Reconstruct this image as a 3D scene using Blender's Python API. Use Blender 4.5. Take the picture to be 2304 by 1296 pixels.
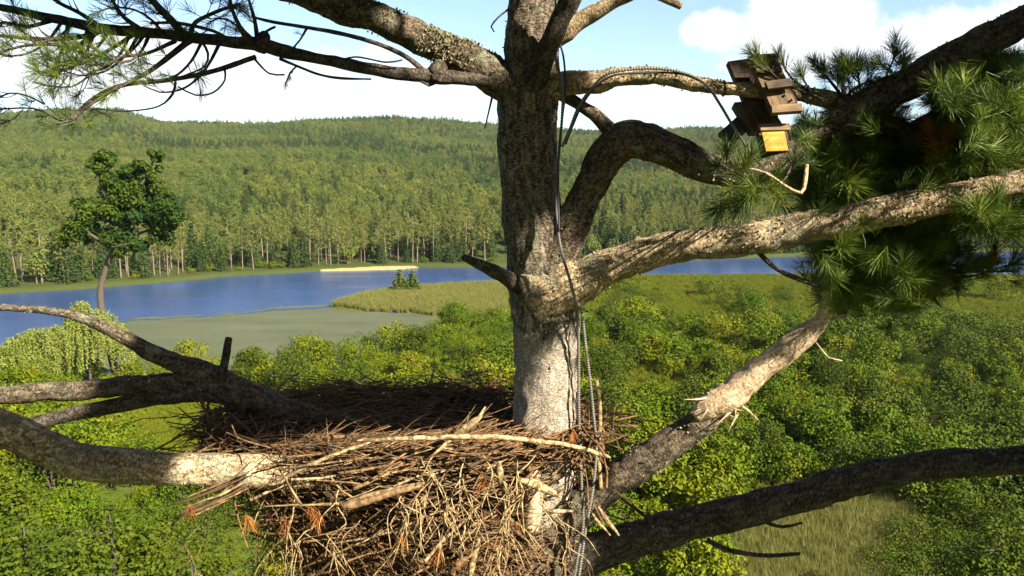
import bpy, math, random
import numpy as np
from mathutils import Vector, Matrix, Euler

# ------------------------------------------------------------------ scene, camera, light
for o in list(bpy.data.objects):
    bpy.data.objects.remove(o, do_unlink=True)
SC = bpy.context.scene
COL = SC.collection
random.seed(7)
RNG = np.random.default_rng(7)
R = math.radians

CAM_H = 30.0
PITCH = R(8.0)
FPX = 1645.0                                   # focal length in photo pixels (2304 wide)
cam_d = bpy.data.cameras.new('camera')
cam_d.sensor_width = 36.0
cam_d.lens = 36.0 * FPX / 2304.0
cam_d.clip_start = 0.05
cam_d.clip_end = 9000.0
cam = bpy.data.objects.new('camera', cam_d)
COL.objects.link(cam)
cam.location = (0, 0, CAM_H)
cam.rotation_euler = (R(90) - PITCH, 0, 0)
SC.camera = cam

SUN_AZ = R(48)      # to the right of straight behind the camera
SUN_EL = R(35)
SUN_DIR = Vector((math.sin(SUN_AZ) * math.cos(SUN_EL), -math.cos(SUN_AZ) * math.cos(SUN_EL), math.sin(SUN_EL)))

w = bpy.data.worlds.new('World')
SC.world = w
w.use_nodes = True
nt = w.node_tree
nt.nodes.clear()
def wn(t, **k):
    n = nt.nodes.new(t)
    for a, b in k.items():
        setattr(n, a, b)
    return n
def wm(op, a, b=None, c=None):
    n = wn('ShaderNodeMath', operation=op)
    for i, v in enumerate((a, b, c)):
        if v is None: continue
        if isinstance(v, (int, float)): n.inputs[i].default_value = v
        else: nt.links.new(v, n.inputs[i])
    return n.outputs[0]
wout = wn('ShaderNodeOutputWorld')
bg = wn('ShaderNodeBackground')
SKY_STRENGTH = 0.062
bg.inputs['Strength'].default_value = SKY_STRENGTH
sky = wn('ShaderNodeTexSky', sky_type='NISHITA')
sky.sun_disc = False
sky.sun_elevation = SUN_EL
sky.sun_rotation = math.pi - SUN_AZ
sky.altitude = 100
sky.air_density = 1.0
sky.dust_density = 0.9
sky.ozone_density = 2.0
tc = wn('ShaderNodeTexCoord')
sep = wn('ShaderNodeSeparateXYZ')
nt.links.new(tc.outputs['Generated'], sep.inputs[0])
zc = wm('MAXIMUM', sep.outputs['Z'], 0.0)
den = wm('ADD', zc, 0.10)
cmb = wn('ShaderNodeCombineXYZ')
nt.links.new(wm('DIVIDE', sep.outputs['X'], den), cmb.inputs[0])
nt.links.new(wm('DIVIDE', sep.outputs['Y'], den), cmb.inputs[1])
cmb.inputs[2].default_value = 3.7
cn = wn('ShaderNodeTexNoise')
cn.inputs['Scale'].default_value = 0.62
cn.inputs['Detail'].default_value = 9
cn.inputs['Roughness'].default_value = 0.58
nt.links.new(cmb.outputs[0], cn.inputs['Vector'])
cr = wn('ShaderNodeMapRange')
cr.interpolation_type = 'SMOOTHSTEP'
cr.inputs['From Min'].default_value = 0.56
cr.inputs['From Max'].default_value = 0.68
nt.links.new(cn.outputs['Fac'], cr.inputs['Value'])
# one cumulus bank over the right-hand hills: heap of puffs in direction space
az = wm('ARCTAN2', sep.outputs['X'], sep.outputs['Y'])
cn2 = wn('ShaderNodeTexNoise')
cn2.inputs['Scale'].default_value = 16
cn2.inputs['Detail'].default_value = 7
nt.links.new(tc.outputs['Generated'], cn2.inputs['Vector'])
puff = None
for (pa, pe, ra, re) in [(0.36, 0.186, 0.105, 0.06), (0.345, 0.235, 0.06, 0.05), (0.54, 0.172, 0.09, 0.045), (0.27, 0.19, 0.05, 0.03), (-0.44, 0.14, 0.30, 0.05), (0.18, 0.115, 0.16, 0.022), (-0.10, 0.13, 0.16, 0.03)]:
    da = wm('DIVIDE', wm('SUBTRACT', az, pa), ra)
    de = wm('DIVIDE', wm('SUBTRACT', sep.outputs['Z'], pe), re)
    q = wm('SUBTRACT', 1.0, wm('ADD', wm('MULTIPLY', da, da), wm('MULTIPLY', de, de)))
    puff = q if puff is None else wm('SMOOTH_MAX', puff, q, 0.2)
pf = wm('ADD', puff, wm('MULTIPLY', wm('SUBTRACT', cn2.outputs['Fac'], 0.5), 3.2))
pr = wn('ShaderNodeMapRange')
pr.interpolation_type = 'SMOOTHSTEP'
pr.inputs['From Min'].default_value = 0.0
pr.inputs['From Max'].default_value = 0.55
nt.links.new(pf, pr.inputs['Value'])
cf = wm('MULTIPLY', wm('MAXIMUM', wm('MULTIPLY', cr.outputs[0], 0.75), pr.outputs[0]), 0.92)
mixc = wn('ShaderNodeMix', data_type='RGBA')
nt.links.new(cf, mixc.inputs['Factor'])
nt.links.new(sky.outputs[0], mixc.inputs['A'])
mixc.inputs['B'].default_value = (4.9, 4.95, 5.05, 1)
nt.links.new(mixc.outputs['Result'], bg.inputs['Color'])
nt.links.new(bg.outputs[0], wout.inputs['Surface'])

sun_d = bpy.data.lights.new('sun', 'SUN')
sun_d.energy = 5.0
sun_d.angle = R(0.5)
sun_d.color = (1.0, 0.93, 0.80)
sun = bpy.data.objects.new('sun', sun_d)
COL.objects.link(sun)
sun.location = (20, -30, 60)
sun.rotation_euler = SUN_DIR.to_track_quat('Z', 'Y').to_euler()

vs = SC.view_settings
vs.view_transform = 'Standard'
vs.look = 'None'
vs.exposure = 2.0
vs.gamma = 1.0
vs.use_curve_mapping = False

# ------------------------------------------------------------------ helpers
FWD = np.array([0, math.cos(PITCH), -math.sin(PITCH)])
UPV = np.array([0, math.sin(PITCH), math.cos(PITCH)])
RGT = np.array([1.0, 0, 0])
CAMP = np.array([0, 0, CAM_H])

def P(u, v, d):
    """place in the world seen at photo position (u, v), d metres away along the view axis"""
    return CAMP + d * (FWD + (u - 1152) / FPX * RGT - (v - 648) / FPX * UPV)
def G(u, v, z=0.0):
    ray = FWD + (u - 1152) / FPX * RGT - (v - 648) / FPX * UPV
    return CAMP + ray * ((z - CAM_H) / ray[2])
def proj(p):
    q = np.asarray(p) - CAMP
    d = q @ FWD
    return 1152 + FPX * (q @ RGT) / d, 648 - FPX * (q @ UPV) / d, d

def _hash(i):
    i = i.astype(np.int64)
    h = (i[..., 0] * 374761393 + i[..., 1] * 668265263 + i[..., 2] * 2147483647) & 0xffffffff
    h = ((h ^ (h >> 13)) * 1274126177) & 0xffffffff
    return ((h ^ (h >> 16)) & 0xffff) / 65535.0
def vnoise(p):
    p = np.asarray(p, float)
    i = np.floor(p)
    f = p - i
    f = f * f * (3 - 2 * f)
    r = 0
    for dx in (0, 1):
        for dy in (0, 1):
            for dz in (0, 1):
                wgt = (f[..., 0] if dx else 1 - f[..., 0]) * (f[..., 1] if dy else 1 - f[..., 1]) * (f[..., 2] if dz else 1 - f[..., 2])
                r = r + wgt * _hash(i + np.array([dx, dy, dz]))
    return r
def fbm(p, o=4):
    p = np.asarray(p, float)
    r, a, s = 0, 0.5, 0
    for k in range(o):
        r = r + a * vnoise(p * (2.03 ** k) + 17.3 * k)
        s += a
        a *= 0.5
    return r / s

def mesh(name, V, F, mat=None, smooth=True, attr=None):
    """V (n,3); F one (m,k) array or a list of them; attr: {name: (n,3) or (n,) floats}"""
    V = np.asarray(V, np.float32)
    if not isinstance(F, list): F = [F]
    F = [np.asarray(f, np.int32) for f in F if len(f)]
    loops = np.concatenate([f.ravel() for f in F])
    tot = np.concatenate([np.full(len(f), f.shape[1], np.int32) for f in F])
    start = np.concatenate([[0], np.cumsum(tot)[:-1]]).astype(np.int32)
    me = bpy.data.meshes.new(name)
    me.vertices.add(len(V)); me.vertices.foreach_set('co', V.ravel())
    me.loops.add(len(loops)); me.loops.foreach_set('vertex_index', loops)
    me.polygons.add(len(tot)); me.polygons.foreach_set('loop_start', start); me.polygons.foreach_set('loop_total', tot)
    me.polygons.foreach_set('use_smooth', np.full(len(tot), bool(smooth)))
    if attr:
        for k, a in attr.items():
            a = np.asarray(a, np.float32)
            if a.ndim == 2:
                at = me.attributes.new(k, 'FLOAT_VECTOR', 'POINT'); at.data.foreach_set('vector', a.ravel())
            else:
                at = me.attributes.new(k, 'FLOAT', 'POINT'); at.data.foreach_set('value', a)
    me.update(calc_edges=True)
    me.validate()
    if mat: me.materials.append(mat)
    return me

def obj(name, me, parent=None, loc=None):
    o = bpy.data.objects.new(name, me)
    COL.objects.link(o)
    if parent: o.parent = parent
    if loc is not None: o.location = loc
    return o
def tag(o, label=None, cat=None, group=None, kind=None):
    if label: o['label'] = label
    if cat: o['category'] = cat
    if group: o['group'] = group
    if kind: o['kind'] = kind
    return o
def thing(name, label, cat, loc=(0, 0, 0), rz=0, group=None):
    o = obj(name, None)
    o.location = loc
    o.rotation_euler = (0, 0, rz)
    o.empty_display_size = 0.2
    return tag(o, label, cat, group)
def copy_tree(o, parent=None):
    c = o.copy(); COL.objects.link(c); c.parent = parent
    for ch in o.children: copy_tree(ch, c)
    return c

class Geo:
    """collects geometry for one mesh"""
    def __init__(s): s.V = []; s.Q = []; s.T = []; s.A = []; s.n = 0
    def add(s, V, Q=None, T=None, A=None):
        V = np.asarray(V, float)
        if Q is not None and len(Q): s.Q.append(np.asarray(Q) + s.n)
        if T is not None and len(T): s.T.append(np.asarray(T) + s.n)
        s.V.append(V); s.A.append(V if A is None else A); s.n += len(V)
    def mesh(s, name, mat, off=(0, 0, 0), smooth=True):
        F = []
        if s.Q: F.append(np.concatenate(s.Q))
        if s.T: F.append(np.concatenate(s.T))
        return mesh(name, np.concatenate(s.V) - np.asarray(off), F, mat, smooth, {'bark': np.concatenate(s.A)})

def smooth_path(pts, rad, step):
    pts = np.asarray(pts, float); rad = np.asarray(rad, float)
    p = np.vstack([2 * pts[0] - pts[1], pts, 2 * pts[-1] - pts[-2]])
    r = np.concatenate([[rad[0]], rad, [rad[-1]]])
    oP, oR = [], []
    for i in range(1, len(p) - 2):
        L = np.linalg.norm(p[i + 1] - p[i])
        n = max(2, int(L / step))
        t = np.linspace(0, 1, n, endpoint=(i == len(p) - 3))[:, None]
        a, b, c, d = p[i - 1], p[i], p[i + 1], p[i + 2]
        oP.append(0.5 * (2 * b + (c - a) * t + (2 * a - 5 * b + 4 * c - d) * t ** 2 + (3 * b - a - 3 * c + d) * t ** 3))
        tt = t[:, 0]; tt = tt * tt * (3 - 2 * tt)
        oR.append(r[i] * (1 - tt) + r[i + 1] * tt)
    return np.concatenate(oP), np.concatenate(oR)

def tube(pts, rad, sides=8, lump=0.0, lfreq=10.0, seed=0.0, cap=True):
    """round tube along a polyline -> V, Q, T, A (A = coordinates of the straightened limb)"""
    pts = np.asarray(pts, float); rad = np.asarray(rad, float)
    n = len(pts)
    tg = np.gradient(pts, axis=0)
    tg /= np.linalg.norm(tg, axis=1)[:, None] + 1e-12
    nrm = np.zeros((n, 3))
    a = np.cross(tg[0], [0.3, 0.2, 1.0]) if abs(tg[0][2]) < 0.9 else np.cross(tg[0], [1.0, 0, 0.1])
    nrm[0] = a / np.linalg.norm(a)
    for i in range(1, n):
        a = nrm[i - 1] - tg[i] * (nrm[i - 1] @ tg[i])
        nrm[i] = a / (np.linalg.norm(a) + 1e-12)
    bi = np.cross(tg, nrm)
    th = np.linspace(0, 2 * np.pi, sides, endpoint=False)
    c, s = np.cos(th), np.sin(th)
    dirs = nrm[:, None, :] * c[None, :, None] + bi[:, None, :] * s[None, :, None]
    ln = np.concatenate([[0], np.cumsum(np.linalg.norm(np.diff(pts, axis=0), axis=1))])
    A = np.stack([np.broadcast_to(c[None], (n, sides)) * rad[:, None], np.broadcast_to(s[None], (n, sides)) * rad[:, None], np.broadcast_to(ln[:, None], (n, sides))], -1)
    rr = np.broadcast_to(rad[:, None], (n, sides)).copy()
    if lump:
        q = A * np.array([1, 1, 0.7]) * lfreq + seed
        rr *= 1 + lump * 2 * (fbm(q, 3) - 0.5) + lump * 1.1 * (vnoise(q * 5.1) - 0.5)
    V = pts[:, None, :] + dirs * rr[..., None]
    V = V.reshape(-1, 3)
    i = np.arange(n - 1)[:, None] * sides; j = np.arange(sides)[None]; k = (j + 1) % sides
    Q = np.stack([i + j, i + k, i + sides + k, i + sides + j], -1).reshape(-1, 4)
    T = np.zeros((0, 3), int)
    A = A.reshape(-1, 3)
    if cap:
        V = np.vstack([V, pts[:1], pts[-1:] + tg[-1:] * rad[-1] * 0.3])
        A = np.vstack([A, [[0, 0, 0]], [[0, 0, ln[-1]]]])
        b = n * sides; jj = np.arange(sides); kk = (jj + 1) % sides
        T = np.vstack([np.stack([np.full(sides, b), kk, jj], -1), np.stack([np.full(sides, b + 1), (n - 1) * sides + jj, (n - 1) * sides + kk], -1)])
    return V, Q, T, A

def box_arrays(c, ax, ay, az, bev=0.1):
    """bevelled box from centre and three half-axis vectors"""
    c, ax, ay, az = (np.asarray(q, float) for q in (c, ax, ay, az))
    L = [np.linalg.norm(q) for q in (ax, ay, az)]
    b = bev * min(L)
    f = [1 - b / l for l in L]
    V, idx = [], {}
    for sx in (-1, 1):
        for sy in (-1, 1):
            for sz in (-1, 1):
                for k in range(3):
                    m = [f[0], f[1], f[2]]; m[k] = 1
                    idx[(sx, sy, sz, k)] = len(V)
                    V.append(c + ax * sx * m[0] + ay * sy * m[1] + az * sz * m[2])
    Q, T = [], []
    S = (-1, 1)
    for k in range(3):
        i, j = [q for q in range(3) if q != k]
        for s in S:
            loop = []
            for (a, d) in ((-1, -1), (1, -1), (1, 1), (-1, 1)):
                t = [0, 0, 0]; t[k] = s; t[i] = a; t[j] = d
                loop.append(idx[(t[0], t[1], t[2], k)])
            Q.append(loop)
        for a in S:
            for d in S:
                t = [0, 0, 0]; t[i] = a; t[j] = d
                t0 = list(t); t1 = list(t); t0[k] = -1; t1[k] = 1
                Q.append([idx[(*t0, i)], idx[(*t1, i)], idx[(*t1, j)], idx[(*t0, j)]])
    for sx in S:
        for sy in S:
            for sz in S:
                T.append([idx[(sx, sy, sz, 0)], idx[(sx, sy, sz, 1)], idx[(sx, sy, sz, 2)]])
    return np.array(V), np.array(Q), np.array(T)

def scatter(name, pts, rot, scl, src, parent=None, off=(0, 0, 0)):
    """one 'stuff' object: copies of src's shape standing on a cloud of points"""
    me = bpy.data.meshes.new(name)
    pts = np.asarray(pts, np.float32) - np.asarray(off, np.float32)
    me.vertices.add(len(pts)); me.vertices.foreach_set('co', np.ascontiguousarray(pts, np.float32).ravel())
    a = me.attributes.new('rot', 'FLOAT_VECTOR', 'POINT'); a.data.foreach_set('vector', np.asarray(rot, np.float32).ravel())
    a = me.attributes.new('scl', 'FLOAT_VECTOR', 'POINT'); a.data.foreach_set('vector', np.asarray(scl, np.float32).ravel())
    me.update()
    o = obj(name, me, parent)
    g = bpy.data.node_groups.new(name, 'GeometryNodeTree')
    g.interface.new_socket('Geometry', in_out='INPUT', socket_type='NodeSocketGeometry')
    g.interface.new_socket('Geometry', in_out='OUTPUT', socket_type='NodeSocketGeometry')
    gi = g.nodes.new('NodeGroupInput'); go = g.nodes.new('NodeGroupOutput')
    iop = g.nodes.new('GeometryNodeInstanceOnPoints')
    oi = g.nodes.new('GeometryNodeObjectInfo'); oi.inputs['Object'].default_value = src; oi.inputs['As Instance'].default_value = True
    nr = g.nodes.new('GeometryNodeInputNamedAttribute'); nr.data_type = 'FLOAT_VECTOR'; nr.inputs['Name'].default_value = 'rot'
    ns = g.nodes.new('GeometryNodeInputNamedAttribute'); ns.data_type = 'FLOAT_VECTOR'; ns.inputs['Name'].default_value = 'scl'
    er = g.nodes.new('FunctionNodeEulerToRotation')
    g.links.new(gi.outputs[0], iop.inputs['Points'])
    g.links.new(oi.outputs['Geometry'], iop.inputs['Instance'])
    g.links.new(nr.outputs['Attribute'], er.inputs[0])
    g.links.new(er.outputs[0], iop.inputs['Rotation'])
    g.links.new(ns.outputs['Attribute'], iop.inputs['Scale'])
    g.links.new(iop.outputs[0], go.inputs[0])
    m = o.modifiers.new('scatter', 'NODES'); m.node_group = g
    o['kind'] = 'stuff'
    return o

# ------------------------------------------------------------------ materials
class NB:
    def __init__(s, name):
        s.m = bpy.data.materials.new(name); s.m.use_nodes = True
        s.t = s.m.node_tree; s.t.nodes.clear()
        s.out = s.n('ShaderNodeOutputMaterial')
    def n(s, t, **k):
        q = s.t.nodes.new(t)
        for a, b in k.items(): setattr(q, a, b)
        return q
    def l(s, a, b): s.t.links.new(a, b)
    def put(s, sock, v):
        if isinstance(v, (int, float)): sock.default_value = v
        elif isinstance(v, (tuple, list)): sock.default_value = (*v, 1) if len(v) == 3 and len(sock.default_value) == 4 else v
        else: s.l(v, sock)
    def vec(s, kind='Object', scale=(1, 1, 1), attr=None):
        if attr:
            a = s.n('ShaderNodeAttribute'); a.attribute_name = attr; o = a.outputs['Vector']
        else:
            o = s.n('ShaderNodeTexCoord').outputs[kind]
        mp = s.n('ShaderNodeMapping'); s.l(o, mp.inputs[0]); mp.inputs['Scale'].default_value = scale
        return mp.outputs[0]
    def noise(s, v, scale, detail=5, rough=0.55, dist=0.0):
        q = s.n('ShaderNodeTexNoise'); s.l(v, q.inputs['Vector'])
        q.inputs['Scale'].default_value = scale; q.inputs['Detail'].default_value = detail
        q.inputs['Roughness'].default_value = rough; q.inputs['Distortion'].default_value = dist
        return q.outputs['Fac']
    def voro(s, v, scale, feat='DISTANCE_TO_EDGE'):
        q = s.n('ShaderNodeTexVoronoi', feature=feat); s.l(v, q.inputs['Vector']); q.inputs['Scale'].default_value = scale
        return q.outputs['Distance']
    def rng(s, x, a, b, c=0.0, d=1.0):
        q = s.n('ShaderNodeMapRange'); q.interpolation_type = 'SMOOTHSTEP'
        s.put(q.inputs['Value'], x)
        for k, val in zip(('From Min', 'From Max', 'To Min', 'To Max'), (a, b, c, d)): q.inputs[k].default_value = val
        return q.outputs[0]
    def math(s, op, a, b=0.0):
        q = s.n('ShaderNodeMath', operation=op); s.put(q.inputs[0], a); s.put(q.inputs[1], b); return q.outputs[0]
    def mix(s, f, a, b):
        q = s.n('ShaderNodeMix', data_type='RGBA'); s.put(q.inputs['Factor'], f); s.put(q.inputs['A'], a); s.put(q.inputs['B'], b)
        return q.outputs['Result']
    def ramp(s, f, stops):
        q = s.n('ShaderNodeValToRGB'); s.l(f, q.inputs[0])
        e = q.color_ramp.elements
        while len(e) < len(stops): e.new(0.5)
        for el, (p, c) in zip(e, stops): el.position = p; el.color = (*c, 1)
        return q.outputs[0]
    def bump(s, h, strength=0.5, dist=0.01, nrm=None):
        q = s.n('ShaderNodeBump'); s.l(h, q.inputs['Height']); q.inputs['Strength'].default_value = strength; q.inputs['Distance'].default_value = dist
        if nrm is not None: s.l(nrm, q.inputs['Normal'])
        return q.outputs[0]
    def rand(s): return s.n('ShaderNodeObjectInfo').outputs['Random']
    def principled(s, col, rough=0.8, nrm=None, spec=0.3, **k):
        b = s.n('ShaderNodeBsdfPrincipled'); s.put(b.inputs['Base Color'], col); s.put(b.inputs['Roughness'], rough)
        b.inputs['Specular IOR Level'].default_value = spec
        for a, v in k.items(): s.put(b.inputs[a], v)
        if nrm is not None: s.l(nrm, b.inputs['Normal'])
        s.l(b.outputs[0], s.out.inputs[0])
        return s.m

def bark(name, cols, lichen=(0.26, 0.25, 0.16), lich=0.5, ring=1.0, bstr=0.9, pale=None):
    b = NB(name)
    v0 = b.vec(attr='bark')
    v1 = b.vec(attr='bark', scale=(1, 1, 2.2 * ring))
    v2 = b.vec(attr='bark', scale=(1, 1, 0.35))
    big = b.noise(v0, 7, 4)
    fine = b.noise(v1, 55, 8, 0.7)
    ver = b.noise(v2, 38, 6, 0.65)
    wv = b.n('ShaderNodeVectorMath', operation='ADD'); b.l(v2, wv.inputs[0])
    wc = b.n('ShaderNodeTexNoise'); b.l(v0, wc.inputs['Vector']); wc.inputs['Scale'].default_value = 30
    ws = b.n('ShaderNodeVectorMath', operation='SCALE'); b.l(wc.outputs['Color'], ws.inputs[0]); ws.inputs['Scale'].default_value = 0.05; b.l(ws.outputs[0], wv.inputs[1])
    cr = b.voro(wv.outputs[0], 30)
    col = b.ramp(b.math('ADD', b.math('MULTIPLY', fine, 0.6), b.math('MULTIPLY', ver, 0.4)), [(0.38, cols[0]), (0.475, cols[1]), (0.57, cols[2])])
    crack = b.rng(b.math('ADD', cr, b.math('MULTIPLY', b.math('SUBTRACT', fine, 0.5), 0.5)), 0.0, 0.13)
    col = b.mix(b.math('MULTIPLY', b.math('SUBTRACT', 1.0, crack), 0.35), col, cols[0])
    ln = b.noise(v0, 16, 6, 0.7)
    lm = b.math('MULTIPLY', b.rng(ln, 0.62 - 0.2 * lich, 0.70 - 0.2 * lich), b.rng(big, 0.42, 0.58))
    lcol = b.mix(b.noise(v0, 120, 3), lichen, tuple(0.35 * c for c in lichen))
    col = b.mix(b.math('MULTIPLY', lm, 0.85), col, lcol)
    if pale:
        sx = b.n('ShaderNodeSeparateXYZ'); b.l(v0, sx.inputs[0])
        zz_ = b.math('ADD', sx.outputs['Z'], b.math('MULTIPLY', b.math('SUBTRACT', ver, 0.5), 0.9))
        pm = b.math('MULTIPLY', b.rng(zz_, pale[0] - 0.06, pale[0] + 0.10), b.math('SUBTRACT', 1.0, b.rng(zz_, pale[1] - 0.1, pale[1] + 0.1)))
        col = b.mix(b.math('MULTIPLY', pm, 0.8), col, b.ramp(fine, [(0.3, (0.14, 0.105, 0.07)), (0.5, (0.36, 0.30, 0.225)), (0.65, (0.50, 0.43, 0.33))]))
    h = b.math('ADD', b.math('ADD', b.math('MULTIPLY', fine, 0.8), b.math('MULTIPLY', crack, 0.5)), b.math('ADD', b.math('MULTIPLY', ver, 0.6), b.math('MULTIPLY', lm, 0.5)))
    return b.principled(col, 0.9, b.bump(h, bstr, 0.012), 0.15)

M = {}
M['bark_sunlit'] = bark('sunlit_bark', [(0.045, 0.027, 0.014), (0.27, 0.185, 0.095), (0.52, 0.40, 0.24)], lich=0.7)  # paler bark for the sunlit limbs, part of their light in the colour
M['bark_shaded'] = bark('shaded_bark', [(0.012, 0.009, 0.006), (0.060, 0.043, 0.027), (0.17, 0.125, 0.078)], lich=0.6)  # darker copy of the limb bark, with the limbs' shade in its colour
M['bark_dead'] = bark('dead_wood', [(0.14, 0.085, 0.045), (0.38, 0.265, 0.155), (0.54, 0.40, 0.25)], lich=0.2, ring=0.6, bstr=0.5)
M['bark_dark'] = bark('dark_bark', [(0.012, 0.010, 0.008), (0.05, 0.038, 0.028), (0.12, 0.095, 0.066)], lich=0.3)  # darkest bark; on shaded limbs it holds some of their shade too

def needle_mat(name, c1, c2, rough=0.45):
    b = NB(name)
    r = b.rand()
    col = b.mix(r, c1, c2)
    v = b.vec('Object')
    col = b.mix(b.rng(b.noise(v, 60, 2), 0.35, 0.65, 0.0, 0.5), col, tuple(0.55 * x for x in c1))
    p = b.n('ShaderNodeBsdfPrincipled'); b.put(p.inputs['Base Color'], col); p.inputs['Roughness'].default_value = rough
    p.inputs['Specular IOR Level'].default_value = 0.25
    t = b.n('ShaderNodeBsdfTranslucent'); b.l(col, t.inputs[0])
    mx = b.n('ShaderNodeMixShader'); mx.inputs[0].default_value = 0.25
    b.l(p.outputs[0], mx.inputs[1]); b.l(t.outputs[0], mx.inputs[2]); b.l(mx.outputs[0], b.out.inputs[0])
    return b.m
M['needle'] = needle_mat('pine_needles', (0.035, 0.068, 0.012), (0.15, 0.19, 0.014))
M['needle_dead'] = needle_mat('dead_needles', (0.32, 0.10, 0.02), (0.42, 0.17, 0.035), 0.7)

def leaf_mat(name, c1, c2, c3=None, vscale=0.35, trans=0.22, patch=None):
    b = NB(name)
    v = b.vec('Object')
    col = b.mix(b.rand(), c1, c2)
    n = b.noise(v, vscale, 4, 0.6)
    col = b.mix(b.rng(n, 0.40, 0.62, 0, 0.75), col, c3 or tuple(0.5 * x for x in c1))
    if patch:
        gp = b.n('ShaderNodeNewGeometry'); pn = b.noise(gp.outputs['Position'], patch[0], 4, 0.6)
        col = b.mix(b.rng(pn, 0.42, 0.60, 0, 0.8), col, patch[1])
        col = b.mix(b.rng(b.noise(gp.outputs['Position'], patch[0] * 2.7, 3, 0.6), 0.55, 0.68, 0, 0.7), col, patch[2])
    p = b.n('ShaderNodeBsdfPrincipled'); b.put(p.inputs['Base Color'], col); p.inputs['Roughness'].default_value = 0.6
    p.inputs['Specular IOR Level'].default_value = 0.08
    t = b.n('ShaderNodeBsdfTranslucent'); b.l(col, t.inputs[0])
    mx = b.n('ShaderNodeMixShader'); mx.inputs[0].default_value = trans
    b.l(p.outputs[0], mx.inputs[1]); b.l(t.outputs[0], mx.inputs[2]); b.l(mx.outputs[0], b.out.inputs[0])
    return b.m
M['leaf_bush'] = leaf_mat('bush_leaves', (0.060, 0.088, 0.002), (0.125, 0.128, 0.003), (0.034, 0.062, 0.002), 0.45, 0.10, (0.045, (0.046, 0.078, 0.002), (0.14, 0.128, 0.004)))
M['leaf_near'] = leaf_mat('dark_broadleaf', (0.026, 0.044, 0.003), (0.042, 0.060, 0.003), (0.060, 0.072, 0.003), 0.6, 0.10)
M['leaf_willow'] = leaf_mat('willow_leaves', (0.17, 0.19, 0.035), (0.20, 0.21, 0.045), (0.12, 0.15, 0.02), 0.6)
M['leaf_broad'] = leaf_mat('broadleaf_crown', (0.060, 0.088, 0.014), (0.145, 0.150, 0.024), (0.075, 0.10, 0.018), 0.12, 0.2, (0.009, (0.055, 0.085, 0.018), (0.15, 0.145, 0.028)))
M['leaf_spruce'] = leaf_mat('spruce_needles', (0.030, 0.052, 0.012), (0.055, 0.078, 0.015), (0.022, 0.042, 0.010), 0.2)
M['leaf_pine'] = leaf_mat('far_pine_needles', (0.10, 0.115, 0.022), (0.15, 0.14, 0.028), (0.065, 0.085, 0.02), 0.2)
M['leaf_darkpine'] = leaf_mat('dark_pine_needles', (0.013, 0.036, 0.006), (0.016, 0.039, 0.006), (0.060, 0.085, 0.005), 0.18)
M['grass'] = leaf_mat('marsh_grass', (0.095, 0.115, 0.006), (0.13, 0.132, 0.010), (0.075, 0.10, 0.005), 0.3)
M['reed'] = leaf_mat('pale_reeds', (0.135, 0.130, 0.030), (0.17, 0.155, 0.046), (0.10, 0.112, 0.018), 0.3)

def far_trunk_mat():
    b = NB('far_trunk_bark')
    v = b.vec('Object', (1, 1, 0.15))
    return b.principled(b.mix(b.noise(v, 3, 4), (0.05, 0.036, 0.024), (0.22, 0.165, 0.105)), 0.9)
M['far_trunk'] = far_trunk_mat()

def stick_mat(name, stops):
    b = NB(name)
    v = b.vec('Object', (1, 1, 1))
    r = b.rand()
    col = b.ramp(r, stops)
    n = b.noise(v, 40, 6, 0.65)
    col = b.mix(b.rng(n, 0.38, 0.60, 0.0, 0.85), col, (0.05, 0.03, 0.016))
    return b.principled(col, 0.85, b.bump(b.noise(v, 150, 4), 0.6, 0.004), 0.2)
M['stick'] = stick_mat('nest_sticks', [(0.0, (0.04, 0.024, 0.013)), (0.3, (0.11, 0.062, 0.026)), (0.55, (0.24, 0.148, 0.062)), (0.75, (0.16, 0.080, 0.028)), (1.0, (0.36, 0.262, 0.14))])
M['rootlet'] = stick_mat('nest_rootlets', [(0.0, (0.25, 0.17, 0.07)), (0.5, (0.40, 0.29, 0.14)), (1.0, (0.32, 0.22, 0.095))])
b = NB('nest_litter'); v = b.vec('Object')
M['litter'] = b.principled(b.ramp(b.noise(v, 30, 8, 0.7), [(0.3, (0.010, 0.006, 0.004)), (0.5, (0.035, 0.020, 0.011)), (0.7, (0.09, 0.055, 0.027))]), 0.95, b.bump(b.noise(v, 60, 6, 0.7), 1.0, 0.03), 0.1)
def wood(name, c1, c2, c3):
    b = NB(name); v = b.vec('Object', (1, 1, 1)); g = b.vec(attr='bark', scale=(60, 60, 5))
    n = b.noise(g, 1.0, 6, 0.6, 0.4)
    col = b.ramp(n, [(0.3, c1), (0.5, c2), (0.68, c3)])
    st = b.rng(b.noise(v, 14, 4), 0.45, 0.65)
    col = b.mix(b.math('MULTIPLY', st, 0.5), col, c1)
    return b.principled(col, 0.8, b.bump(n, 0.4, 0.004), 0.2)
M['wood_old'] = wood('weathered_board', (0.02, 0.013, 0.009), (0.06, 0.04, 0.025), (0.11, 0.075, 0.045))
M['wood_shaded'] = wood('shaded_board', (0.035, 0.022, 0.012), (0.10, 0.062, 0.032), (0.18, 0.115, 0.06))  # board wood darkened: the shade on the front board is in the colour
M['wood_warm'] = wood('tan_board', (0.07, 0.042, 0.02), (0.17, 0.11, 0.055), (0.25, 0.17, 0.09))
M['wood_orange'] = wood('fresh_orange_wood', (0.32, 0.13, 0.02), (0.52, 0.26, 0.045), (0.62, 0.36, 0.08))
M['dark_metal'] = NB('dark_housing').principled((0.02, 0.022, 0.026), 0.5)
b = NB('conduit_plastic'); v = b.vec('Object')
M['conduit'] = b.principled(b.mix(b.noise(v, 12, 4), (0.05, 0.048, 0.042), (0.16, 0.145, 0.11)), 0.55, None, 0.4)
M['cable'] = NB('black_cable').principled((0.028, 0.028, 0.032), 0.5)
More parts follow.
